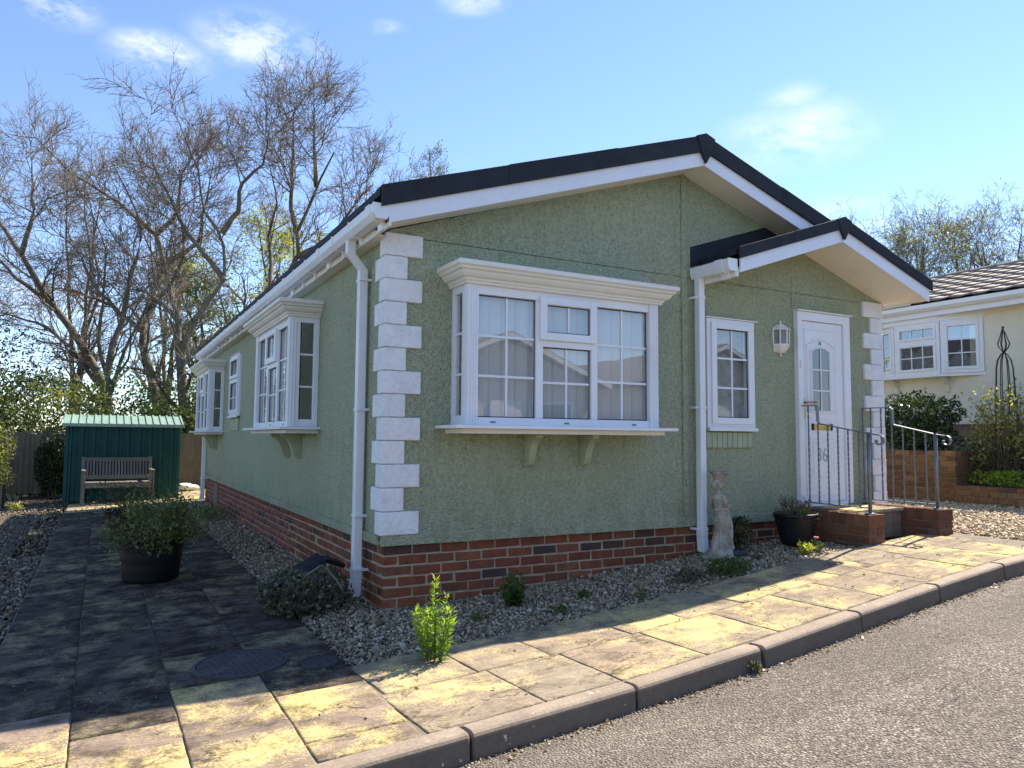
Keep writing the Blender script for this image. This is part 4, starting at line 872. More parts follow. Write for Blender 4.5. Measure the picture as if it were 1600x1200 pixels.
mb = MB(); mb.lathe([(.014,.125),(.016,.15),(.022,.165),(.030,.19),(.030,.21),(.018,.235),(.004,.242)], 12, (0,-.04,0)); mb.build('bulb', MAT['blind'], lan, True)
mb = MB(); mb.box(-.085,.085,-.004,-.0005,.05,.30); mb.build('back_plate', MAT['ivory'], lan)

# ================================================================== COVERS IN THE PAVING
def cover(name, x, y, rx, ry, lab, ribs):
    t_ = empty(name, (x, y, float(G(x))+.009), .1, lab, 'drain cover'); t_.rotation_euler = (0, -math.atan(Gs(x)), .1)
    mb = MB(); n = 36
    pr = [(1.10,-.03),(1.10,.005),(1.03,.007),(1.02,-.004)]; vs_ = []
    for (q, z) in pr: vs_ += [(q*rx*math.cos(2*math.pi*k/n), q*ry*math.sin(2*math.pi*k/n), z) for k in range(n)]
    mb.add(vs_, [(i*n+k, i*n+(k+1)%n, (i+1)*n+(k+1)%n, (i+1)*n+k) for i in range(3) for k in range(n)]); mb.build('rim', MAT['cast'], t_)
    mb = MB(); mb.add([(rx*math.cos(2*math.pi*k/n), ry*math.sin(2*math.pi*k/n), .002) for k in range(n)]+[(rx*math.cos(2*math.pi*k/n), ry*math.sin(2*math.pi*k/n), -.03) for k in range(n)], [tuple(range(n))]+[(k,(k+1)%n,n+(k+1)%n,n+k) for k in range(n)]); lid = mb.build('lid', MAT['cast'], t_)
    mb = MB(); g = ribs
    for i in range(-12, 13):
        for j in range(-12, 13):
            a, b_ = i*g, j*g+(g/2 if i % 2 else 0)
            if (a/rx)**2+(b_/ry)**2 < .86: mb.box(a-g*.3, a+g*.3, b_-g*.22, b_+g*.22, .002, .0055)
    tag(mb.build('tread_pattern', MAT['cast'], lid), kind='stuff')
cover('manhole_cover', -1.06, -.77, .225, .225, 'round cast iron manhole cover in the shaded paving', .034)
cover('drain_cover', -.685, -.985, .088, .088, 'small round drain cover beside the manhole, next to the gravel', .025)

# ================================================================== PLANT TOOLS
def leaf_mesh(name, P, size, mat, up=.3, width=.42, D=None, sizes=None, rnd=None):
    n = len(P); d = rng.normal(size=(n, 3)); d /= np.linalg.norm(d, axis=1)[:, None]
    d = d*(1-abs(up) if D is None else .55)+np.array([0, 0, up]) if D is None else D+d*.35
    d /= np.linalg.norm(d, axis=1)[:, None]; s = (size*rng.uniform(.6, 1.35, n) if sizes is None else sizes)[:, None]
    a = rng.normal(size=(n, 3)); w = np.cross(d, a); w /= np.linalg.norm(w, axis=1)[:, None]; nn = np.cross(d, w)
    V = np.stack([P, P+d*s*.45+w*s*width*.5+nn*s*.07, P+d*s, P+d*s*.45-w*s*width*.5+nn*s*.07], 1).reshape(-1, 3)
    F = np.arange(4*n).reshape(n, 4); r = rng.random(n) if rnd is None else rnd
    return nmesh(name, V, F, mat, np.repeat(r, 4))
def blob(n, c, r, shell=.55, lump=.25, seed=0):
    """points through a lumpy ellipsoid, denser outside"""
    g = np.random.default_rng(seed+int(n)); d = g.normal(size=(n, 3)); d /= np.linalg.norm(d, axis=1)[:, None]
    q = g.random(n)**(1/3); q = shell+(1-shell)*q if shell else q; q = np.where(g.random(n) < .25, g.random(n)**.5, q)
    k = g.normal(size=(7, 3))*2.2; ph = g.uniform(0, 6, 7); l = 1+lump*np.sum(np.sin(d@k.T*1.6+ph), 1)/2.6
    return np.array(c)+d*(q*l)[:, None]*np.array(r)
def tubes_np(P, R, sides):
    """P (B,n,3), R (B,n) -> verts, quad faces"""
    B, n, _ = P.shape; T = np.gradient(P, axis=1); T /= np.linalg.norm(T, axis=2)[..., None]+1e-9
    ref = np.where(np.abs(T[:, :1, 2:]) > .9, np.array([1., 0, 0]), np.array([0, 0, 1.])); U = np.cross(T, np.broadcast_to(ref, T.shape)); U /= np.linalg.norm(U, axis=2)[..., None]+1e-9; Wv = np.cross(T, U)
    a = 2*np.pi*np.arange(sides)/sides
    V = P[:, :, None]+R[:, :, None, None]*(np.cos(a)[None, None, :, None]*U[:, :, None]+np.sin(a)[None, None, :, None]*Wv[:, :, None])
    i = np.arange(n-1)[:, None]*sides; k = np.arange(sides)[None]
    q = np.stack([i+k, i+(k+1) % sides, i+sides+(k+1) % sides, i+sides+k], -1).reshape(-1, 4)
    F = (q[None]+(np.arange(B)*n*sides)[:, None, None]).reshape(-1, 4); return V.reshape(-1, 3), F
def merge(parts):
    V = []; F = []; o = 0
    for v, f in parts: V.append(v); F.append(f+o); o += len(v)
    return np.concatenate(V), np.concatenate(F)
def spawn(P, R, nper, l0, l1, ang, jit, up, n, rs=.6, t0=.25, rmin=.004, taper=.35):
    """child branches from every polyline: vectorised"""
    B, m, _ = P.shape; K = B*nper; idx = np.repeat(np.arange(B), nper); t = t0+(1-t0)*rng.random(K)**.85; f = t*(m-1); i = np.minimum(f.astype(int), m-2); w = (f-i)[:, None]
    p = P[idx, i]*(1-w)+P[idx, i+1]*w; r = R[idx, i]*(1-w[:, 0])+R[idx, i+1]*w[:, 0]
    d = P[idx, i+1]-P[idx, i]; d /= np.linalg.norm(d, axis=1)[:, None]+1e-9
    a = rng.normal(size=(K, 3)); a -= d*np.sum(a*d, 1)[:, None]; a /= np.linalg.norm(a, axis=1)[:, None]; th = np.radians(rng.uniform(ang[0], ang[1], K))[:, None]
    d = d*np.cos(th)+a*np.sin(th); L = rng.uniform(l0, l1, K)*(1.15-.55*t); Q = [p]
    for s in range(n-1):
        d = d+rng.normal(size=(K, 3))*jit+np.array([0, 0, up]); d /= np.linalg.norm(d, axis=1)[:, None]; p = p+d*(L/(n-1))[:, None]; Q.append(p)
    r0 = np.maximum(np.minimum(r*rs, r*.95), rmin); RR = r0[:, None]*np.linspace(1, taper, n)[None]; return np.stack(Q, 1), np.maximum(RR, rmin*.6)
def resample(L, n, jit=0):
    L = np.array(L, float); s = np.r_[0, np.cumsum(np.linalg.norm(np.diff(L, axis=0), axis=1))]; u = np.linspace(0, s[-1], n)
    Q = np.stack([np.interp(u, s, L[:, k]) for k in range(3)], 1); Q[1:-1] += rng.normal(size=(n-2, 3))*jit; return Q
def bush(name, loc, rad, n, size, mat, label, cat='shrub', group=None, stems=8, lump=.28, width=.5, up=.35, zc=None, shell=.5, seed=1):
    t_ = empty(name, loc, 0, label, cat, group); zc = rad[2]*.95 if zc is None else zc
    link('foliage', leaf_mesh('foliage', blob(n, (0, 0, zc), rad, shell, lump, seed), size, MAT[mat], up, width), None, t_)
    mb = MB()
    for k in range(stems):
        a = rng.uniform(0, 6.28); q = rng.uniform(.3, .85); mb.tube([(rng.normal(0,.04*rad[0]/.3), rng.normal(0,.04*rad[0]/.3), 0), (rad[0]*q*.45*math.cos(a), rad[1]*q*.45*math.sin(a), zc*.7), (rad[0]*q*math.cos(a), rad[1]*q*math.sin(a), zc*1.2)], [.012*rad[0]/.3, .008*rad[0]/.3, .003], 5)
    mb.build('stem', MAT['stem'], t_); return t_
def gz(x, o=0): return float(G(x))+o

# ================================================================== POTS, STATUE, SMALL PLANTS
def tub(name, loc, r0, r1, h, ribs, label, group=None):
    t_ = empty(name, loc, 0, label, 'plant pot', group); mod = (lambda a, z: 1+(.018*math.cos(a*ribs) if z < h*.8 else 0)) if ribs else None
    pr = [(r0*.96,0),(r0,.01)]+[(r0+(r1-r0)*k/8, h*.85*k/8) for k in range(1,9)]+[(r1*1.0,h*.86),(r1*1.06,h*.87),(r1*1.07,h*.985),(r1*1.05,h),(r1*.97,h),(r1*.95,h*.84),(.01,h*.84)]
    if not ribs: pr = [(r0*.96,0),(r0,.012)]+[(r0+(r1-r0)*k/10+(.004 if k % 3 == 0 else 0), h*.93*k/10) for k in range(1,11)]+[(r1*1.01,h*.94),(r1*1.03,h*.97),(r1*1.02,h),(r1*.96,h),(r1*.94,h*.85),(.01,h*.85)]
    mb = MB(); mb.lathe(pr, 72 if ribs else 48, mod=mod); mb.build('pot', MAT['black'], t_, True)
    mb = MB(); mb.lathe([(.005,h*.865),(r1*.94,h*.86)], 24, cap=False); mb.build('compost', MAT['soil'], t_); return t_
tub('plant_tub', (-1.35, 2.22, gz(-1.35)), .225, .262, .37, 0, 'large black round tub on the drive in front, holding a spreading shrub')
tub('plant_tub', (-1.46, 5.25, gz(-1.46)), .22, .25, .36, 0, 'black tub further up the drive, behind the shrub and before the bench')
tub('plant_pot', (3.80, -.37, gz(3.80)), .125, .185, .285, 26, 'black ribbed pot of dried stems beside the brick steps')
# woody shrub in the large tub
def woody(name, loc, n1, lens, spread, mat, label, leafn, leaf, twigmat='stem', up=.12, h0=.28, lw=.45, clump=.05, seeds=True):
    t_ = empty(name, loc, 0, label, 'shrub'); a = rng.uniform(0, 6.28, n1); el = rng.uniform(.15, 1.25, n1)
    d = np.stack([np.cos(a)*np.cos(el)*spread[0], np.sin(a)*np.cos(el)*spread[1], np.sin(el)*spread[2]], 1); base = np.stack([np.cos(a)*.05, np.sin(a)*.05, np.full(n1, h0)], 1)
    P = np.stack([base+d*s+np.array([0, 0, -.06*s*s])+rng.normal(size=(n1, 3))*.012*s for s in np.linspace(0, 1, 6)], 1); R = np.linspace(.007, .003, 6)[None].repeat(n1, 0)
    P2, R2 = spawn(P, R, 5, lens[0], lens[1], (20, 60), .22, up, 5, .6, .35, .0018); v, f = merge([tubes_np(P, R, 5), tubes_np(P2, R2, 4)]); tag(link('branches', nmesh('branches', v, f, MAT[twigmat]), None, t_), kind='stuff')
    tips = np.concatenate([P2[:, -1], P2[:, -2], P2[:, 2], P[:, -1]]); k = rng.integers(len(tips), size=leafn); Q = tips[k]+rng.normal(size=(leafn, 3))*clump
    link('foliage', leaf_mesh('foliage', Q, leaf, MAT[mat], .4, lw), None, t_); return t_
woody('tub_shrub', (-1.33, 2.22, gz(-1.35)), 40, (.08,.17), (.31,.30,.40), 'leaf_olive', 'sprawling olive green shrub growing from the large black tub', 4200, .034, h0=.33)
woody('tub_shrub', (-1.44, 5.25, gz(-1.46)), 26, (.12,.28), (.46,.42,.40), 'leaf_dark', 'thin twiggy dark shrub in the farther tub before the bench', 1500, .03, h0=.3)
# dried hydrangea in ribbed pot
t_ = woody('dried_plant', (3.80, -.37, gz(3.80)), 30, (.04,.09), (.13,.13,.24), 'dead', 'dried brown flower heads with one green shoot in the ribbed pot', 700, .018, h0=.24, clump=.016)
P = blob(60, (.03,-.08,.30), (.05,.03,.03), .3); link('shoot', leaf_mesh('shoot', P, .03, MAT['leaf_lime'], .5), None, t_)
# lime euphorbia lit from behind
def spiky(name, loc, ns, h, spread, per, leaf, mat, label, width=.16, cat='plant', lean=.0):
    t_ = empty(name, loc, 0, label, cat); P = []; DD = []; SZ = []; polys = []; RN = []
    for k in range(ns):
        a = rng.uniform(0, 6.28); q = spread*math.sqrt(rng.random()); hh = h*rng.uniform(.55, 1)*(1-.35*q/max(spread, 1e-3)); b0 = np.array([q*.35*math.cos(a), q*.35*math.sin(a), 0]); tip = np.array([q*math.cos(a)+lean*hh, q*math.sin(a), hh]); polys.append(np.stack([b0+(tip-b0)*s+np.array([0,0,.04*math.sin(3.14*s)]) for s in np.linspace(0, 1, 5)]))
        ts = .06+.94*rng.random(per)**.7; an = rng.uniform(0, 6.28, per); P.append(b0+(tip-b0)*ts[:, None]); DD.append(np.stack([np.cos(an), np.sin(an), .35+.5*ts], 1)); SZ.append(leaf*rng.uniform(.6, 1.2, per)*(1.1-.35*ts)); RN.append(np.clip(ts+rng.normal(0,.15,per)-.12, 0, 1))
    DD = np.concatenate(DD); DD /= np.linalg.norm(DD, axis=1)[:, None]; v, f = tubes_np(np.stack(polys), np.linspace(.004, .002, 5)[None].repeat(ns, 0), 5); link('stems', nmesh('stems', v, f, MAT['stem']), None, t_)
    link('foliage', leaf_mesh('foliage', np.concatenate(P), leaf, MAT[mat], width=width, D=DD, sizes=np.concatenate(SZ), rnd=np.concatenate(RN)), None, t_); return t_
spiky('spurge_plant', (-.14, -1.30, gz(-.14)-.02), 15, .48, .12, 70, .055, 'leaf_lime', 'bright lime green feathery plant at the gravel edge', .17)
spiky('small_shrub', (.84, -.42, gz(.84)-.03), 22, .30, .12, 60, .045, 'leaf_green', 'small dark green upright shrub in the shingle under the front bay', .28, 'shrub')
bush('low_plant', (2.59, -.74, gz(2.59)-.03), (.17,.14,.07), 900, .028, 'leaf_green', 'low green cushion plant in the shingle before the statue', 'plant', stems=4)
bush('low_plant', (2.22, -.69, gz(2.22)-.03), (.12,.10,.055), 520, .026, 'leaf_grey', 'low dull brown tuft in the shingle under the bay, left of the cushion plant', 'plant', stems=4)
bush('small_shrub', (3.30, -.16, gz(3.3)-.03), (.12,.10,.17), 900, .03, 'leaf_dark', 'dark green bushy plant behind the statue', 'shrub', stems=5)
bush('low_plant', (3.58, -.66, gz(3.58)-.02), (.07,.06,.05), 160, .035, 'leaf_yellow', 'small yellow green plant in the sunlit shingle by the ribbed pot', 'plant', stems=3)
t_ = bush('low_plant', (3.75, -.62, gz(3.75)-.02), (.07,.06,.045), 140, .03, 'leaf_green', 'small plant with a pink flower beside the steps', 'plant', stems=3)
mb = MB(); mb.tube([(0,0,.04),(0,-.01,.11)], .002, 5); mb.build('flower_stem', MAT['stem'], t_)
mb = MB()
for k in range(6): mb.ball((.014*math.cos(k*1.05),-.01+.014*math.sin(k*1.05),.118),(.012,.012,.010),8,5)
mb.build('flower', MAT['pink'], t_, True)
for i, (x, y, r, mt, lb) in enumerate([(1.35,-.55,.06,'leaf_green','small weed tuft in the shingle, middle of the front bed'), (1.62,-.86,.07,'leaf_olive','flat weed tuft at the paving edge below the bay'), (1.0,-.80,.06,'leaf_green','weed with a yellow flower at the paving edge'), (3.15,-.52,.045,'leaf_grey','tiny brown tuft right of the statue base'), (.45,-.62,.05,'leaf_olive','tiny weed near the bungalow corner, in the front shingle')]):
    t_ = bush('weed', (x, y, gz(x)-.025), (r,r*.8,r*.55), 130, .022, mt, lb, 'weed', stems=2)
    if i == 2:
        mb = MB(); mb.ball((.01,-.02,.07),(.011,.011,.006),8,5); mb.build('flower', MAT['yellow'], t_, True)
spiky('weed', (1.36, KX0(1.36)-.02, gz(1.36)-.115), 9, .07, .04, 10, .028, 'leaf_olive', 'small weed growing in the kerb joint by the road', .2, 'weed')
bush('corner_bush', (-.46, .30, gz(-.46)-.03), (.31,.26,.155), 4600, .034, 'leaf_grey', 'dull grey green mound of foliage at the bungalow corner by the downpipe', 'bush', lump=.2, width=.62, shell=.6)
# black plastic cover lying on the bush, with a bent cane
t_ = empty('plastic_cover', (-.42, .42, .22), 0, 'black plastic slotted cover lying on the corner bush against the bricks', 'plastic cover')
mb = MB(); R_ = Matrix.Rotation(-.45, 3, 'X') @ Matrix.Rotation(-.35, 3, 'Y') @ Matrix.Rotation(.35, 3, 'Z')
def slanted(name, c, sx, sy, sz, slots, rot):
    mb = MB(); mb.box(-sx/2, sx/2, -sy/2, sy/2, -sz/2, sz/2)
    for k in range(slots): mb.box(-sx/2+sx*(k+.35)/slots, -sx/2+sx*(k+.65)/slots, -sy*.3, sy*.3, sz/2-.001, sz/2+.006)
    mb.build(name, MAT['black'], t_, bevel=.006, loc=c, rot=rot)
slanted('panel', (0,0,.05), .26, .13, .022, 3, (.35,-.42,.25)); slanted('panel', (-.17,-.03,-.035), .16, .13, .022, 2, (.5,-.25,.25)); slanted('panel', (.20,.05,.06), .17, .10, .03, 2, (.2,.35,.25))
t_ = empty('bent_cane', (-.42,.25,.0), 0, 'pale bent cane arching over the corner bush', 'cane')
mb = MB(); mb.tube([(-.17+.34*k/12, -.16+.05*math.sin(k), .12+.20*math.sin(math.pi*k/12)) for k in range(13)], .0075, 6); mb.build('cane', MAT['bench'], t_, True)

# --- statue of a draped figure carrying a basket on its head
st = empty('garden_statue', (3.0, -.24, gz(3.0)-.03), 0, 'weathered stone garden statue of a draped figure with basket on its head', 'statue')
mb = MB()
def seg(a, b_, ra, rb, n=10, k=7):
    mb.tube([tuple(Vector(a).lerp(Vector(b_), i/k)) for i in range(k+1)], [ra+(rb-ra)*i/k for i in range(k+1)], n)
# robe, hips, torso leaning slightly, facing +X
fold = lambda a, z: 1+.16*math.sin(a*8+z*11)*max(.15, 1-z/.42)+.06*math.sin(a*5-z*14)
mb.lathe([(.086,.085),(.080,.12),(.068,.17),(.060,.22),(.061,.28),(.070,.33),(.070,.37),(.052,.41),(.047,.44),(.055,.48),(.062,.52),(.050,.548),(.026,.565),(.021,.60)], 48, (0,0,0), fold)
mb.ball((.036,-.022,.50),(.028,.024,.026)); mb.ball((.036,.022,.50),(.028,.024,.026))
mb.ball((.012,0,.640),(.040,.036,.048)); mb.ball((-.014,0,.652),(.043,.041,.040)); mb.ball((-.05,.0,.63),(.022,.026,.03)); mb.ball((.046,0,.628),(.010,.007,.011)); mb.ball((-.034,0,.62),(.02,.024,.028))
seg((-.004,-.062,.545),(-.015,-.088,.47),.024,.020); seg((-.015,-.088,.47),(.055,-.052,.455),.019,.014); mb.ball((.066,-.042,.455),(.018,.014,.013))
seg((-.004,.060,.545),(-.03,.085,.47),.024,.020); seg((-.03,.085,.47),(.03,.10,.42),.019,.015); mb.ball((.036,.10,.412),(.015,.012,.015))
# sash and drapery swags
mb.tube([(.05,-.05,.44),(.075,0,.425),(.05,.055,.43),(-.03,.06,.42),(-.06,0,.42),(-.03,-.06,.43),(.05,-.05,.44)], .013, 8)
for k in range(5): mb.tube([(.02+.012*k,-.062+.02*k,.43),(.05+.006*k,-.065+.022*k,.30),(.06,-.07+.026*k,.15),(.075,-.085+.03*k,.09)], [.010,.013,.014,.012], 7)
seg((.04,-.03,.24),(.075,-.03,.10),.035,.030); mb.ball((.10,-.03,.085),(.035,.02,.014)); mb.ball((.085,.035,.085),(.035,.02,.014))
mb.lathe([(.105,.02),(.125,.03),(.12,.06),(.10,.088)], 20)
mb.v = [(x+.022*math.sin((z-.12)*8.5)*(z > .1), y, z) for (x, y, z) in mb.v]; body = mb.build('figure', MAT['statue'], st, True)
rm = body.modifiers.new('remesh', 'REMESH'); rm.mode = 'VOXEL'; rm.voxel_size = .005; rm.use_smooth_shade = True
ls = body.modifiers.new('smooth', 'SMOOTH'); ls.factor = .5; ls.iterations = 1
mb = MB(); mb.lathe([(.026,.67),(.034,.675),(.05,.70),(.074,.735),(.085,.745),(.085,.755),(.072,.757),(.06,.745),(.02,.742)], 32, (0,0,0), lambda a, z: 1+.05*math.sin(a*16)); mb.build('basket', MAT['statue'], st)
mb = MB(); r = np.random.default_rng(5)
for k in range(16):
    a = r.uniform(0,6.28); q = .05*math.sqrt(r.random()); mb.ball((q*math.cos(a),q*math.sin(a),.755),(.015,.015,.012),8,5)
tag(mb.build('fruit', MAT['statue'], st, True), kind='stuff')
mb = MB(); mb.lathe([(.16,-.02),(.165,.012),(.15,.032),(.11,.04)], 9, mod=lambda a, z: 1+.10*math.sin(a*3+1)); mb.build('plinth', MAT['statue'], st, bevel=.004)
mb = MB(); mb.box(.04,.20,-.13,.02,-.01,.075); mb.build('base_stone', MAT['cast'], st, bevel=.02)

# ================================================================== SHED, BENCH, FENCE
sh = empty('garden_shed', (-2.34, 11.3, gz(-1.4)-.02), 0, 'dark green ribbed metal shed with pale roof at the end of the drive', 'shed'); SW, SD, SH = 1.94, 1.35, 1.50
def ribbed(x0, x1, h, name):
    mb = MB(); p = []; w_ = x1-x0; q = [(0,0),(.18,0),(.22,-.034),(.38,-.034),(.42,0),(.62,0),(.66,-.020),(.78,-.020),(.82,0),(1,0)]
    p = [(x0+w_*a, y) for a, y in q]; mb.prism([(a, y, .02) for a, y in p]+[(a, y+.012, .02) for a, y in reversed(p)], (0, 0, h-.02)); return mb
for k in range(10):
    ribbed(SW*k/10+.001, SW*(k+1)/10-.001, SH, 'p').build('wall_panel', MAT['shed'], sh)
for x in (0, SW): mb = MB(); mb.box(x-.03, x+.03, -.022, .03, 0, SH); mb.build('corner_trim', MAT['shed'], sh, bevel=.004)
mb = MB(); mb.box(0,.012,.031,SD,.02,SH); mb.box(SW-.012,SW,.031,SD,.02,SH); mb.box(.013,SW-.013,SD-.012,SD,.02,SH); mb.build('wall_panel', MAT['shed'], sh)
rp = MB(); rp.prism([(-.08,-.09,SH-.005),(-.08,SD/2,SH+.19),(-.08,SD+.09,SH-.005),(-.08,SD+.09,SH-.02),(-.08,SD/2,SH+.172),(-.08,-.09,SH-.02)], (SW+.16,0,0)); rf = rp.build('roof', MAT['shed_roof'], sh)
for k in range(17):
    x = -.06+(SW+.12)*k/16; mb = MB(); mb.prism([(x-.014,-.09,SH-.004),(x-.014,SD/2,SH+.191),(x-.014,SD/2,SH+.212),(x-.014,-.09,SH+.017)], (.028,0,0)); mb.build('roof_rib', MAT['shed_roof'], rf)
mb = MB(); mb.box(-.085,SW+.085,-.105,-.088,SH-.05,SH+.012); mb.build('eave_trim', MAT['shed_roof'], sh, bevel=.004)
# bench
be = empty('garden_bench', (-1.46, 10.62, gz(-1.46)), math.radians(2), 'weathered wooden slatted garden bench in front of the green shed', 'bench'); BW = 1.14
for s in (-1, 1):
    mb = MB(); mb.box(s*BW/2-.024,s*BW/2+.024,-.05,0,0,.60); mb.build('leg', MAT['bench'], be, bevel=.004)
    mb = MB(); mb.prism([(s*BW/2-.03,.42,0),(s*BW/2-.03,.48,0),(s*BW/2-.03,.60,.86),(s*BW/2-.03,.545,.86),(s*BW/2-.03,.45,.40)], (.06,0,0)); mb.build('leg', MAT['bench'], be, bevel=.004)
    mb = MB(); mb.box(s*BW/2-.035,s*BW/2+.035,-.09,.50,.60,.63); mb.build('armrest', MAT['bench'], be, bevel=.008)
    mb = MB(); mb.box(s*BW/2-.02,s*BW/2+.02,0,.44,.32,.38); mb.build('side_rail', MAT['bench'], be)
for k in range(5): mb = MB(); mb.box(-BW/2+.035,BW/2-.035,-.06+.098*k,.02+.098*k,.38,.405); mb.build('seat_slat', MAT['bench'], be, bevel=.003)
mb = MB(); mb.box(-BW/2+.03,BW/2-.03,-.055,-.03,.305,.378); mb.build('seat_rail', MAT['bench'], be, bevel=.003)
for z, y in ((.80,.545),(.47,.465)): mb = MB(); mb.box(-BW/2+.03,BW/2-.03,y,y+.03,z-.03,z+.045); mb.build('back_rail', MAT['bench'], be, bevel=.004)
for k in range(20):
    x = -BW/2+.07+(BW-.14)*k/19; mb = MB(); mb.prism([(x-.016,.472,.5155),(x-.016,.485,.5155),(x-.016,.563,.7695),(x-.016,.55,.7695)], (.032,0,0)); mb.build('back_slat', MAT['bench'], be)
# close-board fence
fe = empty('board_fence', (-3.5, 13.6, gz(-1)), 0, 'weathered close board timber fence behind the shed', 'fence')
bmsh = [None, None]
for i in range(2): q = MB(); q.prism([(0,0,.03),(.108,-.006,.03),(.108,-.022,.03),(0,-.010,.03)], (0,0,1.24+.01*i)); bmsh[i] = q.mesh('board'); bmsh[i].materials.append(MAT['fence'])
for k in range(54): link('board', bmsh[k % 2], None, fe, (.1*k, rng.normal(0,.002), rng.normal(0,.006)), (0, rng.normal(0,.004), 0))
for k in range(4): mb = MB(); mb.box(1.8*k-.05,1.8*k+.05,.012,.11,0,1.32); mb.build('post', MAT['fence'], fe)
for z in (.3,1.0): mb = MB(); mb.box(0,5.4,.001,.04,z,z+.07); mb.build('rail', MAT['fence'], fe)
mb = MB(); mb.box(-.01,5.42,-.032,.03,1.285,1.312); mb.build('capping', MAT['fence'], fe)
# sack and trough
t_ = empty('sack', (-.10, 13.0, gz(-.1)), 0, 'white crumpled sack on the patio by the fence', 'sack'); mb = MB(); mb.ball((0,0,.09),(.20,.14,.09),14,9); mb.ball((.17,.02,.07),(.14,.11,.07),12,8); mb.ball((-.14,-.03,.10),(.10,.08,.06),12,8)
o = mb.build('bag', MAT['sack'], t_, True); q = o.modifiers.new('remesh', 'REMESH'); q.mode = 'VOXEL'; q.voxel_size = .02; q.use_smooth_shade = True
t_ = empty('planter_trough', (-3.62, 11.6, gz(-3.6)), 0, 'dark timber planter trough at the far left edge of the gravel', 'planter')
for (a, b_) in (((-.6,.28,-.02,.02),(.0,.40)), ((-.6,.28,.5,.54),(.0,.40)), ((.24,.28,.021,.499),(.0,.40)), ((-.6,-.56,.021,.499),(0,.40))):
    mb = MB(); mb.box(*a, *b_); mb.build('side_board', MAT['fence'], t_, bevel=.004)
mb = MB(); mb.box(-.55,.23,.03,.49,.1,.36); mb.build('soil', MAT['soil'], t_)
for i in range(3):
    t_ = empty('timber_offcut', (-3.18+.09*i, 11.35-.3*i, gz(-3.1)), .3*i, ['pale timber offcut standing by the planter trough', 'pale timber offcut leaning at the planter corner', 'short pale timber offcut lying on the gravel by the trough'][i], 'timber'); mb = MB()
    if i < 2: mb.prism([(0,0,0),(.05,0,0),(.05-.06*(i==0),0,.22),(-.0-.06*(i==0),0,.22)], (0,.03,0))
    else: mb.box(0,.3,0,.06,0,.03)
    mb.build('board', MAT['bench'], t_, bevel=.003)

# ================================================================== NEIGHBOURING BUNGALOW (beyond the forecourt)
nb_ = empty('neighbour_bungalow', (11.0, .633, .19), 0, 'cream rendered neighbouring bungalow with bow window and brown tiled roof', 'bungalow'); nb_.scale = (1.123,)*3; NX = 0.0
def nbox(name, mat, *b_, bevel=0, parent=None):
    mb = MB()
    for q in b_: mb.box(q[0], q[1], q[2], q[3], q[4]-.3, q[5]-.3)
    return mb.build(name, MAT[mat], parent or nb_, bevel=bevel)
nbox('wall', 'cream', (0,.12,-4,1.30,1.476,3.2), (0,.12,2.92,10,1.476,3.2), (0,.12,1.3005,2.9195,1.476,2.26), (0,.12,1.3005,2.9195,3.06,3.2), (.1205,5,-4,-3.9,1.476,3.2))
nbox('base_wall', 'mortar_dark', (.05,.2,-4,10,-.2,1.475), (.2,5,-4,-3.9,-.2,1.475))
nbox('fascia', 'bluewhite', (-.30,-.275,-4.2,10,3.13,3.31), bevel=.004); nbox('soffit', 'ivory', (-.274,.05,-4.2,10,3.15,3.165))
nbox('interior', 'dark', (.5,.55,-3,9,1.2,3.2))
g = MB(); g.prism([(-.301,-4.2,3.01),(-.301,-4.2,2.935),(-.36,-4.2,2.91),(-.41,-4.2,2.95),(-.415,-4.2,3.01)], (0,14.2,0)); g.build('gutter', MAT['white'], nb_)
# roof: rows of tiles with a rolled profile
V = []; F = []; A = []; nr, nc = 9, 46; k = 0
for i in range(nr):
    for j in range(nc):
        x0 = -.36+.30*i; z0 = 3.02+.105*i+.03; y0 = -4.2+.305*j
        prof = [(0,.0),(.06,.014),(.12,.017),(.18,.009),(.24,.0),(.30,.003)]
        for (yy, zz) in prof:
            for (dx, dz) in ((0,.0),(.33,.1155)): V.append((x0+dx+rng.normal(0,.002), y0+yy, z0+zz+dz-(.02 if dx else 0)+.012))
        for q in range(5): F.append((k+2*q, k+2*q+1, k+2*q+3, k+2*q+2))
        for q in range(5): pass
        k += 12
tl = link('roof', nmesh('roof', [(-.36,-4.2,3.015),(2.4,-4.2,3.98),(2.4,10,3.98),(-.36,10,3.015)], np.array([(0,1,2,3)])), MAT['tile'], nb_)
o = link('roof_tiles', nmesh('roof_tiles', V, np.array(F)), MAT['tile'], tl); tag(o, kind='stuff'); q = o.modifiers.new('solid', 'SOLIDIFY'); q.thickness = .018
mb = MB()
for j in range(32): mb.tube([(2.36,-4.2+.45*j,3.95),(2.36,-4.2+.45*j+.44,3.95)], .10, 10)
mb.build('ridge', MAT['tile'], tl, True)
mb = MB(); mb.prism([(2.36,-4.2,3.98),(5,-4.2,3.0),(5,10,3.0),(2.36,10,3.98)], (0,0,-.05)); mb.build('roof_slope', MAT['tile'], tl)
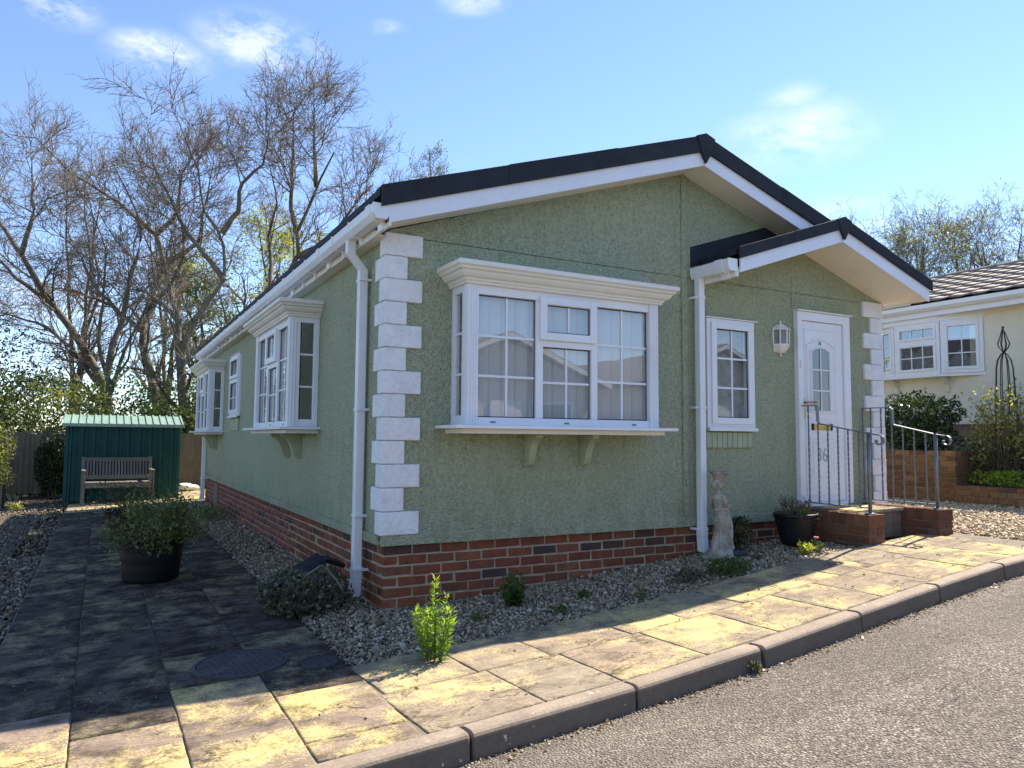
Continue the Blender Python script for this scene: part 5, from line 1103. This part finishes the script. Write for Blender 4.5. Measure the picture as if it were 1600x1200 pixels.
# bow window in three facets
def facet(p0, p1, z0, z1, parent, top=None, cols=2, rows=3):
    p0, p1 = Vector(p0+(0,)), Vector(p1+(0,)); L = (p1-p0).length; d = (p1-p0).normalized(); ang = math.atan2(d.y, d.x)
    def B(name, mat, *bs):
        mb = MB()
        for (u0,u1,w0,w1,a,b2) in bs: mb.box(u0,u1,w0,w1,a,b2)
        return mb.build(name, MAT[mat], parent, bevel=.003, loc=(p0.x,p0.y,0), rot=(0,0,ang))
    t_ = .055
    B('frame','white',(0,t_,-.03,.03,z0,z1),(L-t_,L,-.03,.03,z0,z1),(t_,L-t_,-.03,.03,z0,z0+t_),(t_,L-t_,-.03,.03,z1-t_,z1))
    a0 = z0+t_; a1 = z1-t_
    segs = [(a0, a1, rows)]
    if top:
        B('transom','white',(t_,L-t_,-.028,.028,top-.03,top+.03)); segs = [(a0, top-.03, 2), (top+.03, a1, 1)]
    for (s0, s1, rw) in segs:
        B('casement','white',(t_,t_+.04,.0,.045,s0,s1),(L-t_-.04,L-t_,.0,.045,s0,s1),(t_+.04,L-t_-.04,.0,.045,s0,s0+.04),(t_+.04,L-t_-.04,.0,.045,s1-.04,s1))
        u0, u1 = t_+.04, L-t_-.04
        B('pane','glass',(u0,u1,.012,.016,s0+.04,s1-.04))
        for c_ in range(1, cols): q = u0+(u1-u0)*c_/cols; B('glazing_bar','white',(q-.008,q+.008,.017,.024,s0+.041,s1-.041))
        for r_ in range(1, rw): q = s0+.04+(s1-s0-.08)*r_/rw; B('glazing_bar','white',(u0,u1,.0175,.0245,q-.008,q+.008))
bw = empty('bow_window'); bw.parent = nb_; bw.location = (0,0,-.3)
# outward (-X) must be local +Y of the facet: run from low Y to high Y
facet((.0,1.10), (-.20,1.62), 2.245, 3.05, bw); facet((-.20,1.625), (-.20,2.36), 2.245, 3.05, bw, top=2.76, cols=3); facet((-.20,2.365), (.0,2.90), 2.245, 3.05, bw)
mb = MB(); mb.prism([(.0,1.08,2.20),(-.25,1.68,2.20),(-.25,2.53,2.20),(.0,3.13,2.20)], (0,0,.044)); mb.build('sill', MAT['white'], bw, bevel=.004)
mb = MB(); mb.prism([(.0,1.08,3.051),(-.24,1.68,3.051),(-.24,2.53,3.051),(.0,3.13,3.051)], (0,0,.10)); mb.build('head_board', MAT['white'], bw, bevel=.006)
for y in (1.62,2.45): mb = MB(); mb.prism([(0,y,2.19),(-.16,y,2.19),(-.13,y,2.15),(-.05,y,2.08),(-.03,y,1.98),(0,y,1.96)], (0,.05,0)); mb.build('bracket', MAT['cream'], bw)
for i in range(3):
    mb = MB(); a = [(.10,1.25,0),(.0,1.85,0),(.10,2.55,0)][i]; b2 = [(.0,1.72,0),(.0,2.48,0),(.10,2.95,0)][i]
    for k in range(10):
        p = Vector(a).lerp(Vector(b2), k/10); q = Vector(a).lerp(Vector(b2), (k+.9)/10); mb.prism([(p.x,p.y,2.62-.25*abs(k-5)/5*(1 if i != 1 else -1)),(q.x,q.y,2.62-.25*abs(k-4)/5*(1 if i != 1 else -1)),(q.x,q.y,2.30),(p.x,p.y,2.30)], (.02,0,0))
    mb.build('net_curtain', MAT['lace'], bw)
# brick planters in front of it
pl = empty('brick_planter', (8.5, .93, .36), 0, 'tall brown brick planter wall behind the far handrail', 'planter')
mb = MB(); mb.box(.012,.98,.012,2.3,-.1,.70); mb.build('core', MAT['mortar_dark'], pl)
brick_run(pl, (0,.0), (0,1), (-1,0), 2.2, .73, 10, mat='brick_buff'); brick_run(pl, (.052,0), (1,0), (0,-1), .9, .73, 10, mat='brick_buff', half_first=1)
mb = MB(); mb.box(.06,.95,.06,2.2,.66,.71); mb.build('soil', MAT['soil'], pl)
pl2 = empty('brick_planter', (8.42, -1.9, .36), 0, 'low brown brick planter wall edged with ground cover beside the golden gravel', 'planter')
mb = MB(); mb.box(.012,1.1,.0,2.80,-.1,.25); mb.build('core', MAT['mortar_dark'], pl2); brick_run(pl2, (0,0), (0,1), (-1,0), 2.82, .27, 4, mat='brick_buff')
mb = MB(); mb.box(.06,1.1,.02,2.78,.2,.262); mb.build('soil', MAT['soil'], pl2)
bush('evergreen_bush', (8.95, 1.72, 1.05), (.46,.62,.43), 5200, .062, 'leaf_gloss', 'glossy dark evergreen bush on the brick planter under the bow window', 'bush', lump=.22, width=.5, up=.3)
bush('ground_cover', (8.72, -.2, .60), (.26,1.05,.13), 3800, .04, 'leaf_lime', 'bright green trailing ground cover along the low planter', 'plant', lump=.2, width=.3)
bush('dark_shrub', (9.15, .45, .60), (.40,.75,.34), 3200, .045, 'leaf_dark', 'dark leafy shrub beneath the obelisk by the cream wall', 'shrub', lump=.3)
woody('rose_bush', (9.05, .55, .62), 44, (.15,.42), (.36,.44,1.25), 'leaf_rose', 'young leaved climbing rose around the black obelisk', 1700, .055, h0=.1, clump=.06)
ob = empty('garden_obelisk', (9.1, .56, .62), 0, 'black wrought iron plant obelisk with bulb finial by the cream wall', 'obelisk')
for k in range(8):
    a = 2*math.pi*k/8; mb = MB(); ca, sa = math.cos(a), math.sin(a)
    mb.tube([(.17*ca,.17*sa,0),(.135*ca,.135*sa,.9),(.105*ca,.105*sa,1.60),(.085*ca,.085*sa,1.72),(.04*ca,.04*sa,1.80),(.01*ca,.01*sa,1.83)], .007, 6); mb.build('rod', MAT['obelisk'], ob, True)
    mb = MB(); mb.tube([(.01*ca,.01*sa,1.83),(.06*ca,.06*sa,1.90),(.075*ca,.075*sa,1.95),(.04*ca,.04*sa,2.05),(.008*ca,.008*sa,2.16)], .006, 6); mb.build('finial_rod', MAT['obelisk'], ob, True)
for z, r in ((.55,.149),(1.15,.125)): mb = MB(); mb.tube([(r*math.cos(2*math.pi*k/20),r*math.sin(2*math.pi*k/20),z) for k in range(21)], .006, 6); mb.build('hoop', MAT['obelisk'], ob, True)
mb = MB(); mb.ball((0,0,2.18),(.018,.018,.022),10,7); mb.build('knob', MAT['obelisk'], ob, True)

# ================================================================== HOUSES ACROSS THE ROAD (seen mirrored in the panes)
def opposite(x0, w_, y, label, h=2.6):
    t_ = empty('opposite_bungalow', (x0, y, gz(x0)-.2), 0, label, 'bungalow'); r = w_/2
    mb = MB(); mb.box(0,w_,-8,0,0,h); mb.prism([(0,-.2,h),(w_,-.2,h),(r,-.2,h+r*.38)], (0,.2,0)); mb.build('wall', MAT['opp_wall'], t_)
    mb = MB(); mb.prism([(-.3,.35,h-.08),(r,.35,h+r*.38+.05),(w_+.3,.35,h-.08),(w_+.3,.35,h+.06),(r,.35,h+r*.38+.2),(-.3,.35,h+.06)], (0,-8.7,0)); rf = mb.build('roof', MAT['tile'], t_)
    for s in (0, 1):
        mb = MB(); e = -.3 if s == 0 else w_+.3; mb.prism([(e,.37,h-.1),(r,.37,h+r*.38+.03),(r,.37,h+r*.38+.16),(e,.37,h+.03)], (0,-.018,0)); mb.build('barge_board', MAT['white'], t_)
    for (a, b_) in ((.7,2.1),(w_-2.2,w_-.8)):
        mb = MB(); mb.box(a,b_,.0005,.05,1.0,2.1); f2 = mb.build('window', MAT['white'], t_); mb = MB(); mb.box(a+.08,b_-.08,.0505,.056,1.08,2.02); mb.build('pane', MAT['frosted'], f2)
    mb = MB(); mb.box(w_/2-.45,w_/2+.45,.0005,.05,.1,2.1); mb.build('door', MAT['white'], t_)
opposite(4.6, 5.8, -12.6, 'cream gabled bungalow across the road, mirrored in the bay panes'); opposite(11.8, 6.2, -12.0, 'second cream bungalow across the road, mirrored farther along'); opposite(-5.5, 6.0, -12.9, 'cream bungalow across the road behind the viewer')
bush('opposite_hedge', (9.0, -10.6, .0), (1.1,.5,.75), 2500, .09, 'leaf_gold', 'golden shrub across the road mirrored in the bay', 'shrub', lump=.2)

# ================================================================== TREES
SKEL = {
'A':[
[(-1.36,21.07,-0.46),(-1.53,21.04,1.03),(-1.80,21.05,2.70),(-2.44,21.23,4.67),(-3.04,21.43,6.24),(-3.31,21.49,7.36)],
[(-3.31,21.49,7.36),(-3.86,21.70,8.45),(-4.59,22.02,9.43),(-5.32,22.35,10.16),(-5.79,22.54,11.04)],
[(-3.31,21.49,7.36),(-3.02,21.22,8.70),(-3.19,21.18,10.17),(-3.53,21.24,11.65)],
[(-1.70,21.03,2.31),(-2.55,21.35,3.98),(-3.19,21.64,4.76),(-4.07,22.09,5.15),(-5.03,22.60,5.37)],
[(-2.79,21.35,5.55),(-3.70,21.75,6.72),(-4.44,22.07,7.80),(-5.15,22.42,8.29)],
],
'B':[
[(-1.50,18.27,-0.28),(-1.62,18.21,1.23),(-1.77,18.12,3.33),(-1.68,17.95,4.74),(-1.81,17.88,6.49),(-1.72,17.64,8.68),(-2.28,17.76,10.96)],
[(-1.67,18.15,2.28),(-1.45,17.92,3.60),(-1.19,17.67,4.95),(-1.09,17.51,6.14),(-1.42,17.58,7.46),(-1.68,17.52,9.91)],
[(-1.71,18.15,2.63),(-2.07,18.25,3.68),(-2.27,18.20,5.61),(-2.49,18.13,7.89),(-2.95,18.22,9.81)],
[(-1.68,17.95,4.74),(-2.57,18.32,6.13),(-2.93,18.42,7.36),(-3.59,18.69,8.40)],
[(-1.19,17.67,4.95),(-0.64,17.26,6.15),(-0.43,17.04,7.38),(-0.69,17.04,9.13),(-0.58,16.83,10.89)],
],
'C':[
[(0.17,21.38,-0.52),(-0.04,21.35,1.24),(-0.39,21.42,2.68),(-0.88,21.58,3.95),(-1.12,21.63,4.93),(-0.90,21.44,5.75),(-1.01,21.42,6.68),(-0.73,21.15,8.12),(-0.89,21.14,9.25)],
[(-0.89,21.14,9.25),(-1.58,21.43,10.27),(-2.33,21.79,10.98),(-2.92,22.02,12.11)],
[(-0.89,21.14,9.25),(-0.28,20.72,10.28),(-0.15,20.54,11.51),(0.30,20.19,12.85)],
[(-1.12,21.63,4.93),(-1.85,21.94,5.99),(-2.68,22.36,6.46),(-3.59,22.84,6.66)],
[(-0.73,21.15,8.12),(0.28,20.52,9.05),(0.59,20.24,10.29),(1.15,19.80,11.93)],
],
'D':[
[(0.61,17.69,-0.34),(0.46,17.64,1.24),(0.33,17.57,2.86),(0.17,17.53,4.48),(-0.09,17.59,5.37),(-0.35,17.66,6.36),(-0.75,17.78,7.53)],
[(0.33,17.53,3.40),(0.61,17.28,4.48),(1.16,16.87,5.83),(1.06,16.80,7.36),(0.65,16.96,8.08),(0.71,16.85,8.98),(0.38,16.88,10.77)],
[(1.06,16.80,7.36),(1.41,16.54,8.15),(1.50,16.43,8.84),(2.04,16.07,9.67),(2.27,15.83,10.97)],
[(1.16,16.87,5.83),(0.71,17.05,6.64),(0.14,17.29,7.53),(-0.15,17.37,8.43),(-0.69,17.55,9.86)],
[(0.17,17.53,4.48),(-0.29,17.74,5.01),(-0.90,18.03,5.55),(-1.62,18.41,5.72)],
],
'E':[
[(1.46,18.95,-0.44),(1.50,18.78,1.25),(1.73,18.43,3.95),(2.16,18.04,5.88),(2.77,17.63,6.66),(2.96,17.48,7.27),(2.81,17.49,8.16),(3.03,17.33,8.55),(3.57,16.97,9.40),(4.23,16.54,10.10)],
[(2.81,17.49,8.16),(2.59,17.52,9.16),(2.81,17.29,10.51),(3.02,17.05,12.05)],
[(2.96,17.48,7.27),(4.08,16.83,7.73),(4.72,16.40,8.60),(5.24,16.07,9.14)],
[(2.16,18.04,5.88),(2.07,17.98,7.04),(1.86,18.01,8.19),(2.15,17.75,9.35),(1.90,17.73,11.27)],
[(3.57,16.97,9.40),(3.62,16.84,10.52),(3.78,16.66,11.67)],
[(2.77,17.63,6.66),(3.77,17.06,6.95),(4.76,16.46,7.64),(5.38,16.08,8.03)],
]}
def bare_tree(name, key, label, r0, dens=1.0, buds=2500, twig='twig', group='bare oaks behind the fence'):
    zk = {'A': .72, 'B': .72, 'C': .74, 'D': .84, 'E': .88}[key]; Ls = [[(x, y, z if z < 4 else 4+(z-4)*zk) for (x, y, z) in L_] for L_ in SKEL[key]]; base = Ls[0][0]; t_ = empty(name, (base[0], base[1], -.2), 0, label, 'tree', group); O = np.array([base[0], base[1], -.2])
    n = 15; P = []; R = []; ph0 = rng.uniform(0, 6)
    for i, L_ in enumerate(Ls):
        Q = resample(L_, n, .015)-O
        # real depth: limbs swing towards and away from the road
        wz = Q[:, 2]/6.0; sw = wz**1.2*(.8*np.sin(Q[:, 0]*.9+ph0)+.5*np.sin(Q[:, 2]*.7+ph0*2)); Q = Q+np.outer(sw, np.array([.48, .87, 0]))
        P.append(Q); ra = r0 if i == 0 else r0*rng.uniform(.36, .46); e_ = .34 if i == 0 and key in 'AC' else .10; R.append(ra*(e_+(1-e_)*(1-np.linspace(0, 1, n))**1.1))
    R[0][:3] *= np.array([1.35, 1.1, 1.02]); P, R = np.stack(P), np.stack(R)
    v, f = tubes_np(P, R, 10); link('trunk', nmesh('trunk', v, f, MAT['bark'], smooth=True), None, t_)
    P1, R1 = spawn(P, R, int(13*dens), 1.2, 2.9, (25, 68), .14, .045, 9, .42, .25, .010, .25)
    P2, R2 = spawn(P1, R1, 7, .5, 1.3, (22, 60), .18, .05, 7, .6, .2, .0090, .4)
    P3, R3 = spawn(P2, R2, 4, .30, .80, (22, 55), .18, .04, 5, .7, .15, .0062, .5)
    P4, R4 = spawn(P3, R3, 2, .14, .36, (25, 55), .16, .03, 3, .8, .2, .0046, .7)
    tag(link('branches', nmesh('branches', *merge([tubes_np(P1, R1, 6), tubes_np(P2, R2, 5)]), MAT['bark'], smooth=True), None, t_), kind='stuff')
    cr = link('crown', nmesh('crown', *merge([tubes_np(P3, R3, 4), tubes_np(P4, R4, 3)]), MAT[twig]), None, t_)
    tips = np.concatenate([P4[:, -1], P4[:, 1], P3[:, -1]]); k = rng.integers(len(tips), size=buds); link('buds', leaf_mesh('buds', tips[k]+rng.normal(size=(buds,3))*.02, .022, MAT['leaf_bud'], .3, .5), None, cr); return t_
bare_tree('bare_oak', 'A', 'bare oak leaning left at the far left behind the fence', .20, 1.0, 3500)
bare_tree('bare_oak', 'B', 'bare oak with several upright stems rising behind the shed', .15, 1.0, 3500)
bare_tree('bare_oak', 'C', 'crooked bare oak behind the shed, its limbs forking high', .21, .95, 2500)
bare_tree('bare_oak', 'D', 'bare oak at the right end of the shed, spreading over it', .21, 1.0, 2500)
bare_tree('bare_oak', 'E', 'broad bare oak whose crown spreads above the bungalow gutter', .22, 1.15, 2500)
def leafy_tree(name, loc, h, cr, n, leaf, mat, label, dens=6, stems=1, twig='twig_grey', r0=.16, group=None, z0=.3):
    t_ = empty(name, loc, 0, label, 'tree', group); P = []; R = []; nn = 11
    for k in range(stems):
        a = rng.uniform(0, 6.28); q = cr*.35*(stems > 1); Q = resample([(0,0,0),(q*.2*math.cos(a),q*.2*math.sin(a),h*.3),(q*.6*math.cos(a)+rng.normal(0,.2),q*.6*math.sin(a)+rng.normal(0,.2),h*.65),(q*math.cos(a),q*math.sin(a),h*.95)], nn, .06); P.append(Q); R.append(np.linspace(r0, .02, nn))
    P, R = np.stack(P), np.stack(R); P1, R1 = spawn(P, R, dens*2, cr*.5, cr*1.05, (30, 65), .16, .10, 8, .45, z0, .01, .25); P2, R2 = spawn(P1, R1, dens, cr*.2, cr*.5, (25, 60), .2, .05, 6, .55, .25, .006, .4); P3, R3 = spawn(P2, R2, 4, cr*.08, cr*.22, (25, 60), .2, .04, 4, .7, .2, .0075, .6)
    link('trunk', nmesh('trunk', *tubes_np(P, R, 9), MAT['bark'], smooth=True), None, t_); c_ = link('crown', nmesh('crown', *merge([tubes_np(P1, R1, 6), tubes_np(P2, R2, 4), tubes_np(P3, R3, 3)]), MAT[twig]), None, t_)
    tips = np.concatenate([P3[:, -1], P3[:, 2], P2[:, -1]]); k = rng.integers(len(tips), size=n); Q = tips[k]+rng.normal(size=(n, 3))*leaf*1.1
    link('foliage', leaf_mesh('foliage', Q, leaf, MAT[mat], .2, .6), None, c_); return t_
leafy_tree('leafing_tree', (4.2, 24.5, -.2), 9.6, 3.0, 6000, .11, 'leaf_yellow', 'tree in yellow green young leaf behind the broad oak', 8, 2)
leafy_tree('leafing_tree', (1.5, 25.0, -.2), 7.6, 2.6, 6000, .10, 'leaf_yellow', 'smaller yellow green leafing tree behind the shed end', 8, 2)
leafy_tree('leafing_tree', (-5.6, 16.6, -.2), 5.6, 1.9, 4200, .075, 'leaf_gold', 'slim leafy tree at the left edge beyond the fence', 7, 2, r0=.07)
leafy_tree('leafing_tree', (10.2, 24.3, -.2), 14.6, 1.9, 900, .085, 'leaf_olive', 'tall thin tree top showing above the bungalow roof', 9, 1, r0=.11, z0=.5)
leafy_tree('slim_tree', (-2.6, 24.0, -.2), 10.5, 1.6, 1500, .06, 'leaf_bud', 'slim upright bare tree with many straight stems behind the shed', 7, 4, 'twig', .10)
leafy_tree('slim_tree', (.3, 26.0, -.2), 10.0, 1.7, 1500, .06, 'leaf_bud', 'slim upright bare tree farther back between the oaks', 7, 4, 'twig', .10)
for (x, y, h, cr, lb) in [(29.6,15.8,11.3,3.3,'sparse yellow leaved tree behind the porch roof end'), (33.2,13.8,11.7,3.4,'sparse yellow leaved tree above the neighbouring roof'), (37.4,12.0,11.2,3.2,'sparse tree at the right edge above the neighbouring roof'), (26.8,19.5,9.6,2.6,'small sparse tree mostly hidden behind the porch')]:
    leafy_tree('sparse_tree', (x, y, .2), h*.93, cr*1.15, 5200, .085, 'leaf_yellow', lb, 10, 5, 'twig_grey', .20, 'sparse trees behind the neighbouring bungalow')
# hedge and shrubs behind and beside the fence
hl = [(-6.4,14.4,(1.3,.9,1.6),'leaf_dark','dark evergreen shrub at the far left behind the gravel yard'), (-4.6,15.0,(1.3,.9,1.6),'leaf_green','broad green shrub behind the left end of the fence'), (-2.9,15.2,(1.3,.8,1.45),'leaf_gold','yellow green shrub above the fence, left of the shed'), (-1.3,15.3,(1.3,.8,1.5),'leaf_green','green shrub showing over the shed roof, left half'), (.3,15.5,(1.2,.8,1.5),'leaf_olive','olive shrub showing over the shed roof, right half'), (1.9,16.2,(1.4,.9,1.9),'leaf_dark','dark shrub behind the fence beside the bungalow'), (-3.7,17.6,(1.8,1.0,2.3),'leaf_dark','tall dark evergreen shrub behind the fence under the oaks'), (.9,18.2,(1.8,1.0,2.2),'leaf_olive','tall olive shrub under the spreading oak')]
for i, (x, y, r, mt, lb) in enumerate(hl): bush('hedge_shrub', (x, y, -.15), (r[0], r[1], r[2]*.86), 9500, .09, mt, lb, 'shrub', 'shrubs behind the fence', stems=10, lump=.30, width=.5, seed=i)
bush('privet_bush', (-4.05, 12.3, -.12), (.95,.8,.85), 9000, .05, 'leaf_gold', 'golden privet bush at the left edge in front of the fence', 'bush', lump=.22, width=.5)
bush('ivy_clump', (-2.62, 13.38, -.1), (.34,.16,.66), 2600, .06, 'leaf_dark', 'dark ivy clump hanging over the fence beside the shed', 'ivy', lump=.2, width=.75)
bush('low_plant', (-.32, 6.9, -.03), (.26,.5,.10), 900, .035, 'leaf_olive', 'low trailing plant in the shingle along the side wall', 'plant', stems=5)
bush('low_plant', (-3.05, 10.7, -.12), (.10,.08,.07), 160, .04, 'leaf_yellow', 'small yellow green weed in the gravel left of the bench', 'weed', stems=2)

# fallen leaves blown against the kerb, over the shingle and the drive
def litter(n, x0, x1, f, lab, off):
    x = rng.uniform(x0, x1, n); y = np.array([f(a) for a in x]); P = np.stack([x, y, G(x)+off+rng.uniform(0, .004, n)], 1); a = rng.uniform(0, 6.28, n)
    o = link('fallen_leaves', leaf_mesh('fallen_leaves', P, .022, MAT['litter'], width=.6, D=np.stack([np.cos(a), np.sin(a), np.full(n, .05)], 1), sizes=rng.uniform(.008, .030, n))); tag(o, lab, 'leaf litter', kind='stuff')
litter(230, -1.1, 5.0, lambda x: KX0(x)-abs(rng.normal(0, .05))-.004, 'dry leaves and bits caught along the kerb foot', -.108)
litter(200, -.5, 4.1, lambda x: rng.uniform(YG(x), -.02), 'dry leaves scattered on the front shingle', -.008)
litter(170, -2.2, -.6, lambda x: rng.uniform(-1.9, 6), 'dry leaves scattered on the shaded drive', .004)
litter(110, -.5, 5.2, lambda x: rng.uniform(KB(x), YG(x)), 'dry bits scattered on the sunlit pavement', .004)
